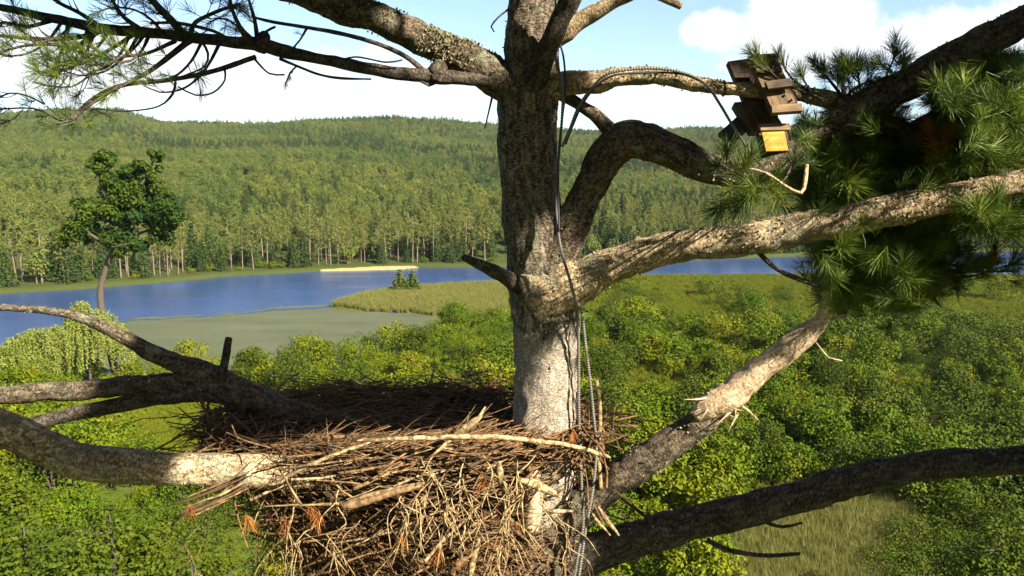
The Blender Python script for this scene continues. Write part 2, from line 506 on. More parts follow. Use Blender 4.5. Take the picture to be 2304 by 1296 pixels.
M['tie'] = NB('cable_tie_nylon').principled((0.012, 0.012, 0.014), 0.4)
b = NB('lichen_flakes'); v = b.vec('Object')
M['lichen'] = b.principled(b.mix(b.noise(v, 50, 3), (0.09, 0.078, 0.04), (0.28, 0.25, 0.15)), 0.9, None, 0.1)

# ------------------------------------------------------------------ terrain
FAR = [G(u, v) for u, v in [(-1200, 790), (-500, 712), (0, 664), (200, 651), (330, 640), (500, 623), (700, 611), (940, 602), (1100, 600), (1400, 592), (1700, 579), (1950, 573), (2304, 566), (3000, 556)]]
FARX = np.array([p[0] for p in FAR]); FARY = np.array([p[1] for p in FAR])
def far_shore(x):
    return np.interp(x, FARX, FARY) + 3.5 * (fbm(np.stack([x * 0.05, x * 0, x * 0], -1), 3) - 0.5) * 2
LAND = np.array([G(u, v)[:2] for u, v in [(-900, 880), (0, 842), (300, 842), (560, 846), (700, 826), (850, 812), (950, 782), (985, 712), (930, 705), (850, 702), (745, 695), (742, 687), (800, 668), (900, 651), (1000, 643), (1140, 638), (1400, 623), (1850, 621), (2304, 623), (3200, 623)]] + [np.array([520.0, -90]), np.array([-320.0, -90])])
def land_sd(x, y):
    """signed distance to the near land (positive inside)"""
    p = np.stack([x, y], -1)
    d = np.full(x.shape, 1e9); ins = np.zeros(x.shape, bool)
    for i in range(len(LAND)):
        a, b_ = LAND[i], LAND[(i + 1) % len(LAND)]
        e = b_ - a
        t = np.clip(((p - a) @ e) / (e @ e), 0, 1)
        q = p - a - t[..., None] * e
        d = np.minimum(d, np.sqrt((q ** 2).sum(-1)))
        c = ((a[1] > y) != (b_[1] > y)) & (x < (b_[0] - a[0]) * (y - a[1]) / (b_[1] - a[1] + 1e-12) + a[0])
        ins ^= c
    return np.where(ins, d, -d)
RU = np.array([-900, -300, 0, 100, 280, 380, 460, 540, 620, 700, 830, 920, 1000, 1100, 1300, 1500, 1650, 1900, 2304, 3000])
RV = np.array([280, 280, 272, 262, 261, 285, 286, 287, 288, 284, 278, 276, 272, 280, 284, 282, 274, 270, 276, 285])
RIDGE = 1400.0
def terrain(x, y):
    x = np.asarray(x, float); y = np.asarray(y, float)
    sd = land_sd(x, y) + 2.0 * (vnoise(np.stack([x * 0.2, y * 0.2, x * 0], -1)) - 0.5)
    near = np.clip(sd / 4.0, -1, 1)
    z = np.where(near > 0, 0.45 * near, 1.6 * near)
    z = z + np.where(sd > 6, 0.35 * (fbm(np.stack([x * 0.06, y * 0.06, x * 0], -1), 3) - 0.5), 0)
    t = y - far_shore(x)
    bank = np.clip((t + 1) / 2.2, 0, 1)
    yy = np.maximum(y, 50)
    u = 1152 + FPX * x / (yy * math.cos(PITCH))
    zr = CAM_H + RIDGE * (417 - np.interp(u, RU, RV)) / FPX - 12.0
    s = np.clip(t / (RIDGE - 270), 0, 3)
    rise = np.where(s < 1, s ** 1.25 * (1 - 0.12 * s * (1 - s)), 1 - 0.35 * (s - 1))
    n = fbm(np.stack([x * 0.006, y * 0.006, x * 0 + 4], -1), 4) - 0.5
    zf = 1.0 * bank + zr * rise + 14 * n * np.clip(t / 400, 0, 1) * np.clip(1.6 - s, 0, 1)
    return np.where(t > -1, np.maximum(z, -1.6) * (1 - bank) + zf * bank, z)
def tz(x, y): return float(terrain(np.array([x]), np.array([y]))[0])

def axis(lo, a, b, hi, step, grow):
    mid = np.arange(a, b + 0.01, step)
    up, s = [], step; p = b
    while p < hi: s *= grow; p += s; up.append(p)
    dn, s = [], step; p = a
    while p > lo: s *= grow; p -= s; dn.append(p)
    return np.concatenate([dn[::-1], mid, up])
gx = axis(-3800, -200, 330, 3800, 2.2, 1.10)
gy = axis(-500, -30, 380, 4200, 2.2, 1.06)
X, Y = np.meshgrid(gx, gy)
Z = terrain(X.ravel(), Y.ravel())
V = np.stack([X.ravel(), Y.ravel(), Z], -1)
nx, ny = len(gx), len(gy)
i = (np.arange(ny - 1)[:, None] * nx + np.arange(nx - 1)[None]).ravel()
Q = np.stack([i, i + 1, i + nx + 1, i + nx], -1)
b = NB('ground_soil_and_turf')
v = b.vec('Object')
n1 = b.noise(v, 0.09, 5); n2 = b.noise(v, 1.2, 6, 0.7)
col = b.ramp(n2, [(0.32, (0.020, 0.032, 0.005)), (0.5, (0.06, 0.082, 0.006)), (0.68, (0.095, 0.105, 0.010))])
col = b.mix(b.rng(n1, 0.5, 0.66, 0, 0.7), col, (0.12, 0.11, 0.045))
sx = b.n('ShaderNodeAttribute'); sx.attribute_name = 'forest'
col = b.mix(sx.outputs['Fac'], col, b.mix(n2, (0.025, 0.034, 0.008), (0.055, 0.062, 0.012)))
M['ground'] = b.principled(col, 0.95, b.bump(n2, 0.8, 0.5), 0.1)
ff = np.clip((Y.ravel() - far_shore(X.ravel()) + 5) / 3, 0, 1)
tag(obj('ground', mesh('ground', V, Q, M['ground'], True, {'forest': ff})), kind='structure')

# lake
b = NB('lake_water')
v = b.vec('Object', (0.6, 2.2, 1))
wv = b.noise(v, 0.8, 6, 0.65)
wl = b.noise(b.vec('Object', (0.02, 0.09, 1)), 1.0, 4, 0.6)
colw = b.mix(wl, (0.012, 0.030, 0.095), (0.022, 0.046, 0.125))
M['water'] = b.principled(colw, b.rng(wl, 0.3, 0.7, 0.08, 0.24), b.bump(wv, 0.35, 0.30), 0.5, IOR=1.33)
Vw = np.array([[-700, 20, 0], [900, 20, 0], [900, 520, 0], [-700, 520, 0]], float)
tag(obj('lake', mesh('lake', Vw, np.array([[0, 1, 2, 3]]), M['water'])), kind='structure')

# floating weed near the shore: a thin raised sheet with ragged lobes, and thin drifted streaks
b = NB('floating_weed')
v = b.vec('Object', (0.25, 1.0, 1)); n = b.math('ADD', b.math('MULTIPLY', b.noise(v, 0.16, 7, 0.7), 0.7), b.math('MULTIPLY', b.noise(b.vec('Object', (1, 1.6, 1)), 2.2, 4, 0.7), 0.3))
M['weed'] = b.principled(b.ramp(n, [(0.3, (0.036, 0.042, 0.017)), (0.47, (0.062, 0.066, 0.024)), (0.56, (0.070, 0.072, 0.028)), (0.72, (0.10, 0.10, 0.045))]), 0.6, None, 0.25)
def weed_sheet(name, edge_top, edge_bot, z, n=160):
    t = np.linspace(0, 1, n)
    def ed(e, seed):
        e = np.array([G(*q)[:2] for q in e]); s = np.linspace(0, 1, len(e))
        p = np.stack([np.interp(t, s, e[:, 0]), np.interp(t, s, e[:, 1])], -1)
        p[:, 1] += 6.0 * (fbm(np.stack([p[:, 0] * 0.35, t * 0 + seed, t * 0], -1), 4) - 0.5)
        return p
    a, c = ed(edge_top, 1.5), ed(edge_bot, 8.5)
    V = np.vstack([np.c_[a, np.full(n, z)], np.c_[c, np.full(n, z)]])
    i = np.arange(n - 1)
    return mesh(name, V, np.stack([n + i, n + i + 1, i + 1, i], -1), M['weed'])
o = obj('floating_weed', weed_sheet('floating_weed', [(-60, 792), (120, 752), (280, 724), (420, 716), (560, 706), (660, 698), (752, 692), (860, 703), (1000, 708)], [(-60, 880), (120, 860), (280, 860), (420, 860), (560, 860), (660, 850), (752, 840), (860, 830), (1000, 800)], 0.02))
tag(o, 'dull olive mat of floating weed on the near side of the lake', 'water weed', kind='stuff')
for k, (a, c) in enumerate([([(300, 716), (450, 709), (560, 702)], [(300, 719), (450, 712), (560, 704)]), ([(420, 722), (600, 694), (742, 684)], [(420, 724), (600, 698), (742, 688)]), ([(60, 741), (200, 728), (330, 716)], [(60, 745), (200, 732), (330, 718)])]):
    o = obj('weed_streak', weed_sheet('weed_streak', a, c, 0.03 + 0.01 * k, 60))
    tag(o, ['thin upper weed streak drifting left of the peninsula', 'thin weed streak running to the tip of the peninsula', 'thin weed streak behind the pale willow'][k], 'water weed')
# sandy grass spit at the far shore
sp = np.array([G(u, v)[:2] for u, v in [(640, 606), (700, 611), (800, 609), (900, 606), (945, 602), (900, 596), (780, 594), (660, 598)]])
cen = sp.mean(0); ring = []
for k in range(64):
    t = k / 64 * len(sp); a = sp[int(t) % len(sp)]; c = sp[(int(t) + 1) % len(sp)]; ring.append(a + (c - a) * (t % 1))
ring = np.array(ring)
V = np.vstack([np.c_[ring, np.full(64, -0.2)], np.c_[cen + (ring - cen) * 0.93, np.full(64, 0.55)], [[cen[0], cen[1], 1.15]]])
i = np.arange(64); k = (i + 1) % 64
b = NB('dry_sand_and_grass'); v = b.vec('Object')
M['sand'] = b.principled(b.ramp(b.noise(v, 0.8, 6), [(0.35, (0.16, 0.13, 0.04)), (0.5, (0.24, 0.19, 0.08)), (0.65, (0.12, 0.13, 0.025))]), 0.95)
tag(obj('sand_spit', mesh('sand_spit', V, [np.stack([i, k, 64 + k, 64 + i], -1), np.stack([64 + i, 64 + k, np.full(64, 128)], -1)], M['sand'])), kind='structure')

# ------------------------------------------------------------------ foliage shapes
def leaves(c, r, n, size, rng, up=0.3, shell=0.65, squash=1.0):
    """n leaf faces on the shell of each clump (centres c, radii r)"""
    c = np.asarray(c, float); r = np.broadcast_to(np.asarray(r, float), (len(c),))
    d = rng.normal(size=(len(c), n, 3)); d /= np.linalg.norm(d, axis=-1)[..., None]
    rad = r[:, None] * (shell + (1 - shell) * rng.random((len(c), n)))
    p = c[:, None] + d * rad[..., None] * np.array([1, 1, squash])
    p = p.reshape(-1, 3); d = d.reshape(-1, 3)
    nn = d + rng.normal(size=d.shape) * 0.55 + np.array([0, 0, up]); nn /= np.linalg.norm(nn, axis=1)[:, None]
    a = np.cross(nn, rng.normal(size=nn.shape)); a /= np.linalg.norm(a, axis=1)[:, None]
    b_ = np.cross(nn, a)
    s = size * (0.6 + 0.8 * rng.random(len(p)))[:, None]
    V = np.stack([p - a * s * 0.5, p + b_ * s * 0.32 + nn * s * 0.08, p + a * s * 0.5, p - b_ * s * 0.32 + nn * s * 0.08], 1).reshape(-1, 3)
    i = np.arange(len(p)) * 4
    return V, np.stack([i, i + 1, i + 2, i + 3], -1)

def bush_mesh(seed, w_, h, n=46, per=56, leaf=0.2, mat='leaf_bush'):
    rng = np.random.default_rng(seed)
    c, r = [], []
    for k in range(n):
        a = rng.random() * 6.283; t = rng.random() ** 0.6
        rr = w_ * (0.15 + 0.85 * rng.random() ** 0.5) * math.sqrt(max(0.05, 1 - (t - 0.35) ** 2 * 1.6))
        c.append([math.cos(a) * rr, math.sin(a) * rr, h * (0.14 + 0.8 * t) * (1 - 0.22 * (rr / w_) ** 2)]); r.append(w_ * (0.18 + 0.16 * rng.random()))
    V, Q = leaves(c, r, per, leaf, rng, 0.5)
    V[:, 2] = np.maximum(V[:, 2], -0.1)
    return mesh('foliage', V, Q, M[mat], False)
def stems_mesh(seed, w_, h, mat='bark_dark'):
    rng = np.random.default_rng(seed); g = Geo()
    for k in range(6):
        a = rng.random() * 6.283; e = np.array([math.cos(a) * w_ * 0.55, math.sin(a) * w_ * 0.55, h * 0.7])
        p, r = smooth_path([[0.06 * math.cos(a), 0.06 * math.sin(a), -0.2], e * [0.4, 0.4, 0.5], e], [0.06, 0.045, 0.015], 0.6)
        g.add(*tube(p, r, 5))
    return g.mesh('stem', M[mat])

def spruce_crown(seed, h, w_, leaf=0.8, mat='leaf_spruce', base=0.1):
    rng = np.random.default_rng(seed); c, r = [], []
    L = 15
    for k in range(L):
        t = k / (L - 1); z = h * (base + (0.98 - base) * t); rad = w_ * (1 - t) ** 0.85 + 0.05 * w_
        m = max(2, int(9 * (1 - t) + 2))
        for q in range(m):
            a = q / m * 6.283 + k * 1.3 + rng.random() * 0.5
            for f in (0.45, 0.85):
                rr = rad * f * (0.8 + 0.4 * rng.random())
                c.append([math.cos(a) * rr, math.sin(a) * rr, z - 0.25 * rr]); r.append(0.10 * w_ + 0.13 * rad)
    V, Q = leaves(c, r, 11, leaf, rng, 0.3, 0.4, 0.6)
    return mesh('crown', V, Q, M[mat], False)
def broad_crown(seed, h, w_, leaf=0.9, mat='leaf_broad', lo=0.18, n=44, per=15):
    rng = np.random.default_rng(seed); c, r = [], []
    for k in range(n):
        d = rng.normal(size=3); d /= np.linalg.norm(d); d[2] = d[2] * 0.9
        f = 0.55 + 0.35 * rng.random()
        zc = h * (lo + 1) / 2; zr = h * (1 - lo) / 2
        c.append([d[0] * w_ * f, d[1] * w_ * f, zc + d[2] * zr * f * 1.05]); r.append(w_ * (0.24 + 0.16 * rng.random()))
    V, Q = leaves(c, r, per, leaf, rng, 0.5, 0.7)
    return mesh('crown', V, Q, M[mat], False)
def pine_crown(seed, h, w_, leaf=0.6, mat='leaf_pine', lo=0.45, n=34, per=22):
    rng = np.random.default_rng(seed); c, r = [], []
    for k in range(n):
        t = (k + rng.random()) / n; a = rng.random() * 6.283
        rr = w_ * (0.3 + 0.7 * rng.random()) * math.sin(math.pi * min(1, 0.22 + 0.78 * t)) ** 0.7 * (1 - 0.25 * t)
        c.append([math.cos(a) * rr, math.sin(a) * rr, h * (lo + (0.97 - lo) * t) + 0.1 * rr]); r.append(w_ * (0.18 + 0.2 * rng.random()))
    V, Q = leaves(c, r, per, leaf, rng, 0.4, 0.5, 0.6)
    return mesh('crown', V, Q, M[mat], False)
def trunk_mesh(seed, h, r0, lean=0.3, limbs=5, lo=0.4, reach=2.0, mat='far_trunk'):
    rng = np.random.default_rng(seed); g = Geo()
    dx, dy = rng.normal(size=2) * lean
    P0 = [[0, 0, -0.6], [dx * 0.3, dy * 0.3, h * 0.35], [dx, dy, h * 0.7], [dx * 1.1, dy * 1.1, h * 0.95]]
    p, r = smooth_path(P0, [r0 * 1.25, r0 * 0.9, r0 * 0.55, r0 * 0.15], h / 12)
    g.add(*tube(p, r, 7))
    for k in range(limbs):
        z = h * (lo + (0.9 - lo) * (k + rng.random()) / limbs); a = rng.random() * 6.283
        b0 = np.array([np.interp(z, p[:, 2], p[:, 0]), np.interp(z, p[:, 2], p[:, 1]), z]); L = reach * (0.6 + 0.5 * rng.random())
        e = b0 + np.array([math.cos(a) * L, math.sin(a) * L, 0.25 * L])
        q, rr = smooth_path([b0, (b0 + e) / 2 - [0, 0, 0.05 * L], e], [r0 * 0.35, r0 * 0.25, r0 * 0.08], L / 4)
        g.add(*tube(q, rr, 5))
    return g.mesh('trunk', M[mat])

def make_tree(name, crown, trunk, label, group, loc, rz=0, s=1.0, cat='tree', pname='trunk', cname='crown'):
    t = thing(name, label, cat, loc, rz, group); t.scale = (s, s, s)
    obj(pname, trunk, t); obj(cname, crown, t)
    return t

# ------------------------------------------------------------------ far shore and hillside
KINDS = {
    'spruce_tree': [(spruce_crown(10 + k, 15 + 2 * k, 3.4 + 0.3 * k), trunk_mesh(20 + k, 15 + 2 * k, 0.2, 0.1, 0)) for k in range(3)],
    'pine_tree': [(pine_crown(30 + k, 20 + 2 * k, 3.2 + 0.4 * k), trunk_mesh(40 + k, 20 + 2 * k, 0.24, 0.7, 6, 0.4, 2.4)) for k in range(4)],
    'broadleaf_tree': [(broad_crown(50 + k, 11 + 1.5 * k, 4.0 + 0.5 * k), trunk_mesh(60 + k, 11 + 1.5 * k, 0.2, 0.4, 5, 0.3, 2.5)) for k in range(3)],
    'shore_bush': [(broad_crown(70 + k, 3.6, 2.4, 0.5, 'leaf_bush', 0.0, 26, 20), stems_mesh(75 + k, 2.0, 3.2)) for k in range(2)],
}
ZONES = [(-9999, 140, 'at the left edge'), (140, 430, 'behind the lone dark pine'), (430, 560, 'right of the lone dark pine'), (560, 690, 'just left of the sand spit'), (690, 820, 'behind the left half of the sand spit'), (820, 960, 'behind the right half of the sand spit'), (960, 1320, 'left of the nest tree'), (1320, 1640, 'just right of the nest tree'), (1640, 9999, 'behind the right-hand pine needles')]
def zone(u):
    for a, c, s in ZONES:
        if a <= u < c: return s
DESC = {'spruce_tree': 'cone-shaped dark spruce on the far shore, ', 'pine_tree': 'tall bare-stemmed pine on the far shore, ', 'broadleaf_tree': 'round leafy tree on the far shore, ', 'shore_bush': 'low bush on the far waterline, '}
SRC = {}
rs = random.Random(3)
u = -70
rows = []
while u < 2330:
    u += rs.uniform(9, 21)
    for row in range(2):
        x0 = np.interp(u, [1152 + FPX * p[0] / (p[1] * math.cos(PITCH) + 4) for p in FAR], FARX)
        y0 = float(far_shore(np.array([x0]))[0]) + (5 + 6 * rs.random() if row == 0 else 14 + 10 * rs.random())
        f = y0 / float(far_shore(np.array([x0]))[0])
        rows.append((u, x0 * f + rs.uniform(-1.5, 1.5), y0, row))
for (uu, x, y, row) in rows:
    q = rs.random()
    kind = 'pine_tree'
    if 420 < uu < 690: kind = 'spruce_tree' if q < 0.5 else 'pine_tree'
    elif uu > 1320: kind = 'spruce_tree' if q < 0.35 else ('broadleaf_tree' if q < 0.6 else 'pine_tree')
    elif q < 0.15: kind = 'spruce_tree'
    elif q < 0.28: kind = 'broadleaf_tree'
    if row == 0 and q > 0.72 and not 690 < uu < 950: kind = 'shore_bush'
    if 1110 < uu < 1290: continue
    cr, tk = rs.choice(KINDS[kind])
    t = make_tree(kind, cr, tk, DESC[kind] + zone(uu), 'far shore ' + kind.replace('_', ' ') + 's ' + zone(uu), (x, y, tz(x, y) - 0.1), rs.uniform(0, 6.28), rs.uniform(0.5, 0.88), 'bush' if kind == 'shore_bush' else 'tree', 'stem' if kind == 'shore_bush' else 'trunk', 'foliage' if kind == 'shore_bush' else 'crown')
    for ch in t.children:
        if ch.name.startswith(('crown', 'foliage')): SRC.setdefault(kind, []).append(ch)

rng = np.random.default_rng(11)
N = 80000
yy = np.sqrt(rng.random(N) * (1480 ** 2 - 262 ** 2) + 262 ** 2)
xx = (rng.random(N) * 2 - 1) * 0.86 * yy
t = yy - far_shore(xx)
ok = t > 20
xx, yy, t = xx[ok], yy[ok], t[ok]
zz = terrain(xx, yy)
sel = rng.random(len(xx))
con = fbm(np.stack([xx * 0.008, yy * 0.008, xx * 0 + 9], -1), 3)
pine = (sel < np.clip(0.75 - t / 260, 0.05, 0.7))
spr = (~pine) & (sel + (con - 0.5) * 2.6 > 0.80)
br = ~(pine | spr)
def hill(name, mask, srcs, label, cat, smin, smax):
    used = []
    for s_ in srcs:
        if s_.data.name not in [q.data.name for q in used]: used.append(s_)
    idx = np.where(mask)[0]
    for k, s_ in enumerate(used):
        ii = idx[k::len(used)]
        n = len(ii); sc = smin + (smax - smin) * rng.random(n)
        o = scatter(name, np.stack([xx[ii], yy[ii], zz[ii] - 0.5], -1), np.stack([np.zeros(n), np.zeros(n), rng.random(n) * 6.28], -1), np.stack([sc, sc, sc * (0.85 + 0.3 * rng.random(n))], -1), s_)
        tag(o, label, cat, label, 'stuff')
hill('hillside_broadleaf_forest', br, SRC['broadleaf_tree'], 'leafy green forest covering the far hillside', 'forest', 0.36, 0.75)
hill('hillside_spruce_forest', spr, SRC['spruce_tree'], 'scattered dark spruces within the forest on the far hillside', 'forest', 0.4, 0.66)
hill('hillside_pine_forest', pine, SRC['pine_tree'], 'pines filling the lower forest behind the far shore', 'forest', 0.42, 0.68)

# ------------------------------------------------------------------ peninsula conifers, willow, lone pine
PEN = spruce_crown(15, 15, 3.6, 0.8, 'leaf_broad', 0.05)
for (u_, v_, s, lab) in [(900, 660, 0.42, 'small dark conifer on the grassy peninsula, left of a pair'), (928, 659, 0.40, 'small dark conifer on the grassy peninsula, right of a pair')]:
    g_ = G(u_, v_)
    make_tree('spruce_tree', PEN, KINDS['spruce_tree'][0][1], lab, None, (g_[0], g_[1], tz(g_[0], g_[1])), s * 7, s).scale = (s * 2.1, s * 2.1, s)
# lone pine beyond the willow
g_ = G(286, 852)
H = 35.5
def lone_pine():
    rng = np.random.default_rng(5)
    t = thing('pine_tree', 'lone dark pine with a ragged forked crown standing in front of the lake', 'tree', (g_[0], g_[1], tz(*g_[:2])))
    S = float(g_[1]) / FPX * 1.015
    def at(u_, v_, dy=0.0): return np.array([(u_ - 272) * S, dy, (852 - v_) * S + 0.2])
    g = Geo()
    main = [at(250, 866), at(226, 690), at(238, 620), at(272, 545), at(300, 470), at(350, 400), at(375, 345)]
    p, r = smooth_path(main, [0.62, 0.5, 0.42, 0.36, 0.26, 0.16, 0.08], 1.0); g.add(*tube(p, r, 9, 0.05, 1.0))
    for e in [[at(258, 560), at(215, 520, -1.5), at(175, 490, -2)], [at(275, 540), at(340, 520, 1.5), at(405, 490, 1)], [at(285, 500), at(260, 440, -1), at(240, 375, -1)], [at(300, 470), at(300, 420, 1.5), at(330, 385, 2)], [at(262, 560), at(290, 555, -3), at(330, 545, -4)]]:
        q, rr = smooth_path(e, [0.35, 0.2, 0.06], 0.8); g.add(*tube(q, rr, 6))
    obj('trunk', g.mesh('trunk', M['bark_dark']), t)
    c, r = [], []
    for (u_, v_, rad, n) in [(200, 505, 42, 12), (180, 535, 30, 6), (240, 480, 36, 8), (235, 375, 18, 5), (255, 370, 26, 7), (262, 410, 32, 8), (320, 395, 26, 6), (372, 355, 15, 5), (360, 385, 22, 6), (330, 440, 48, 14), (390, 480, 32, 9), (370, 520, 38, 9), (300, 500, 42, 12), (320, 560, 26, 5), (280, 440, 34, 8), (405, 450, 20, 4), (235, 530, 36, 8), (290, 545, 34, 7), (350, 480, 40, 9), (215, 470, 30, 6), (300, 420, 30, 6)]:
        for k in range(n):
            d = rng.normal(size=3); d /= np.linalg.norm(d); f = rng.random() ** 0.4
            c.append(at(u_, v_) + d * f * rad * S * np.array([1, 1.3, 0.9])); r.append(rad * S * (0.40 + 0.25 * rng.random()))
    V, Q = leaves(c, r, 250, 0.52, rng, 0.4, 0.2, 0.85)
    obj('crown', mesh('crown', V, Q, M['leaf_darkpine'], False), t)
lone_pine()
def willow(u_, v_, hpx, wpx, label, seed):
    rng = np.random.default_rng(seed)
    g0 = G(u_, v_); S = g0[1] / FPX; h, w_ = hpx * S, wpx * S
    t = thing('willow_tree', label, 'tree', (g0[0], g0[1], tz(g0[0], g0[1])))
    obj('trunk', trunk_mesh(seed, h * 0.8, 0.22, 0.3, 6, 0.25, w_ * 0.7, 'bark_dark'), t)
    Vs, Qs, n = [], [], 0
    # hanging strands of leaves
    for k in range(520):
        a = rng.random() * 6.283; f = rng.random() ** 0.5
        x, y = math.cos(a) * w_ * f, math.sin(a) * w_ * f
        top = h * (1.02 - 0.42 * f * f) * (0.78 + 0.3 * float(vnoise(np.array([x * 0.6, y * 0.6, seed * 1.0])))); L = h * (0.18 + 0.25 * rng.random())
        m = int(L / 0.16)
        c = np.stack([x * (1 + 0.12 * np.linspace(0, 1, m)) + rng.normal(size=m) * 0.10, y * (1 + 0.12 * np.linspace(0, 1, m)) + rng.normal(size=m) * 0.10, np.maximum(top - np.linspace(0, L, m), 0.1)], -1)
        V, Q = leaves(c, 0.10, 3, 0.24, rng, 0.2)
        Vs.append(V); Qs.append(Q + n); n += len(V)
    obj('crown', mesh('crown', np.concatenate(Vs), np.concatenate(Qs), M['leaf_willow'], False), t)
willow(205, 872, 190, 88, 'tall pale yellow-green willow behind the end of the left dead limb', 91)
willow(85, 880, 140, 95, 'shorter pale willow at the left edge by the lake', 92)

# ------------------------------------------------------------------ marsh grass and reeds
def blade_tuft(seed, h, n, mat, spread=0.35, wd=0.05):
    rng = np.random.default_rng(seed)
    a = rng.random(n) * 6.283; rr = spread * np.sqrt(rng.random(n)); bx, by = np.cos(a) * rr, np.sin(a) * rr
    hh = h * (0.6 + 0.5 * rng.random(n)); lx, ly = rng.normal(size=(2, n)) * 0.18 * h; o = rng.random(n) * 6.283
    wx, wy = np.cos(o) * wd / 2, np.sin(o) * wd / 2; z = np.zeros(n)
    V = np.stack([np.stack([bx - wx, by - wy, z], -1), np.stack([bx + wx, by + wy, z], -1), np.stack([bx + lx * 0.4 + wx * 0.8, by + ly * 0.4 + wy * 0.8, hh * 0.6], -1), np.stack([bx + lx * 0.4 - wx * 0.8, by + ly * 0.4 - wy * 0.8, hh * 0.6], -1), np.stack([bx + lx, by + ly, hh], -1)], 1).reshape(-1, 3)
    i = np.arange(n) * 5
    return mesh('grass_tuft', V, [np.stack([i, i + 1, i + 2, i + 3], -1), np.stack([i + 3, i + 2, i + 4], -1)], M[mat], False)
gsrc = obj('grass_clump', blade_tuft(1, 1.1, 60, 'grass')); p_ = G(620, 980); gsrc.location = (p_[0], p_[1], tz(p_[0], p_[1]))
tag(gsrc, 'single tall clump of marsh grass behind the back rim of the nest', 'grass')
rsrc = obj('reed_clump', blade_tuft(2, 1.8, 46, 'reed', 0.4, 0.045)); p_ = G(1890, 1215); rsrc.location = (p_[0], p_[1], tz(p_[0], p_[1]))
tag(rsrc, 'tall pale reed clump in the reed patch below the dark lower right limb', 'reeds')
def grass_area(name, poly, n, src, label, smin=0.7, smax=1.3):
    poly = np.array([G(*q)[:2] for q in poly]); lo, hi = poly.min(0), poly.max(0)
    p = rng.random((n * 4, 2)) * (hi - lo) + lo
    ins = np.zeros(len(p), bool)
    for i_ in range(len(poly)):
        a, c = poly[i_], poly[(i_ + 1) % len(poly)]
        ins ^= ((a[1] > p[:, 1]) != (c[1] > p[:, 1])) & (p[:, 0] < (c[0] - a[0]) * (p[:, 1] - a[1]) / (c[1] - a[1] + 1e-9) + a[0])
    p = p[ins]; p = p[land_sd(p[:, 0], p[:, 1]) > 0.2][:n]
    z = terrain(p[:, 0], p[:, 1]); m = len(p); s = smin + (smax - smin) * rng.random(m)
    o = scatter(name, np.c_[p, z - 0.05], np.c_[np.zeros((m, 2)), rng.random(m) * 6.28], np.c_[s, s, s], src)
    tag(o, label, 'grass', kind='stuff')
grass_area('marsh_grass', [(742, 690), (800, 667), (900, 650), (1140, 637), (1140, 720), (985, 712), (850, 703)], 7000, rsrc, 'pale marsh grass covering the peninsula', 0.5, 0.9)
grass_area('marsh_grass', [(1140, 637), (1400, 622), (1900, 620), (2304, 622), (2304, 680), (1700, 690), (1140, 720)], 9000, gsrc, 'yellow-green marsh meadow beyond the bushes right of the trunk', 0.7, 1.2)
grass_area('marsh_grass', [(120, 900), (640, 880), (700, 960), (600, 1040), (200, 1060), (60, 980)], 5000, gsrc, 'sunlit green grass between the left limbs', 0.5, 0.9)
grass_area('marsh_grass', [(1330, 690), (2304, 680), (2304, 1296), (1900, 1296), (1330, 1000)], 14000, gsrc, 'rough grass between the bushes right of the trunk', 0.6, 1.1)
grass_area('reed_bed', [(1600, 1190), (1780, 1125), (2040, 1130), (2070, 1230), (1990, 1330), (1960, 1420), (1640, 1420)], 4200, rsrc, 'tall pale reeds below the dark lower right limb', 0.6, 1.0)
# small pond showing between the bushes
c_ = G(1565, 1025)
a = np.linspace(0, 6.283, 40, endpoint=False)
ring = np.c_[c_[0] + 5.0 * np.cos(a) * (1 + 0.2 * np.sin(3 * a)), c_[1] + 6.0 * np.sin(a) * (1 + 0.15 * np.cos(2 * a)), np.full(40, 0.82)]
Vp = np.vstack([ring, [[c_[0], c_[1], 0.82]]]); i = np.arange(40)
tag(obj('pond', mesh('pond', Vp, np.stack([i, (i + 1) % 40, np.full(40, 40)], -1), M['water'])), kind='structure')

# ------------------------------------------------------------------ bushes
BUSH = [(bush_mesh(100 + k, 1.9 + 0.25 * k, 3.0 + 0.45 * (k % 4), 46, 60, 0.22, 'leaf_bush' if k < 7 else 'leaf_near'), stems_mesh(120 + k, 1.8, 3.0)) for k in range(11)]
clear = [[(150, 905), (620, 880), (680, 960), (590, 1035), (230, 1050), (90, 980)], [(1600, 1190), (1780, 1125), (2040, 1130), (2070, 1230), (1990, 1330), (1960, 1420), (1640, 1420)], [(1500, 990), (1640, 990), (1650, 1060), (1500, 1070)], [(1980, 1170), (2080, 1165), (2230, 1262), (2120, 1275)]]
clear = [np.array([G(*q)[:2] for q in c]) for c in clear]
def in_poly(p, poly):
    ins = np.zeros(len(p), bool)
    for i_ in range(len(poly)):
        a, c = poly[i_], poly[(i_ + 1) % len(poly)]
        ins ^= ((a[1] > p[:, 1]) != (c[1] > p[:, 1])) & (p[:, 0] < (c[0] - a[0]) * (p[:, 1] - a[1]) / (c[1] - a[1] + 1e-9) + a[0])
    return ins
rng = np.random.default_rng(21)
cand = np.stack([rng.random(9000) * 360 - 120, 42 + rng.random(9000) * 178], -1)
keep = np.abs(cand[:, 0]) < 0.80 * cand[:, 1] + 4
keep &= land_sd(cand[:, 0], cand[:, 1]) > 2.2
ug = 1152 + FPX * cand[:, 0] / cand[:, 1]
keep &= ~((cand[:, 1] > 150) & (ug < 1330))
keep &= ~((cand[:, 1] > 148) & (rng.random(9000) < 0.96))
for c in clear: keep &= ~in_poly(cand, c)
cand = cand[keep]
chosen = []
grid = {}
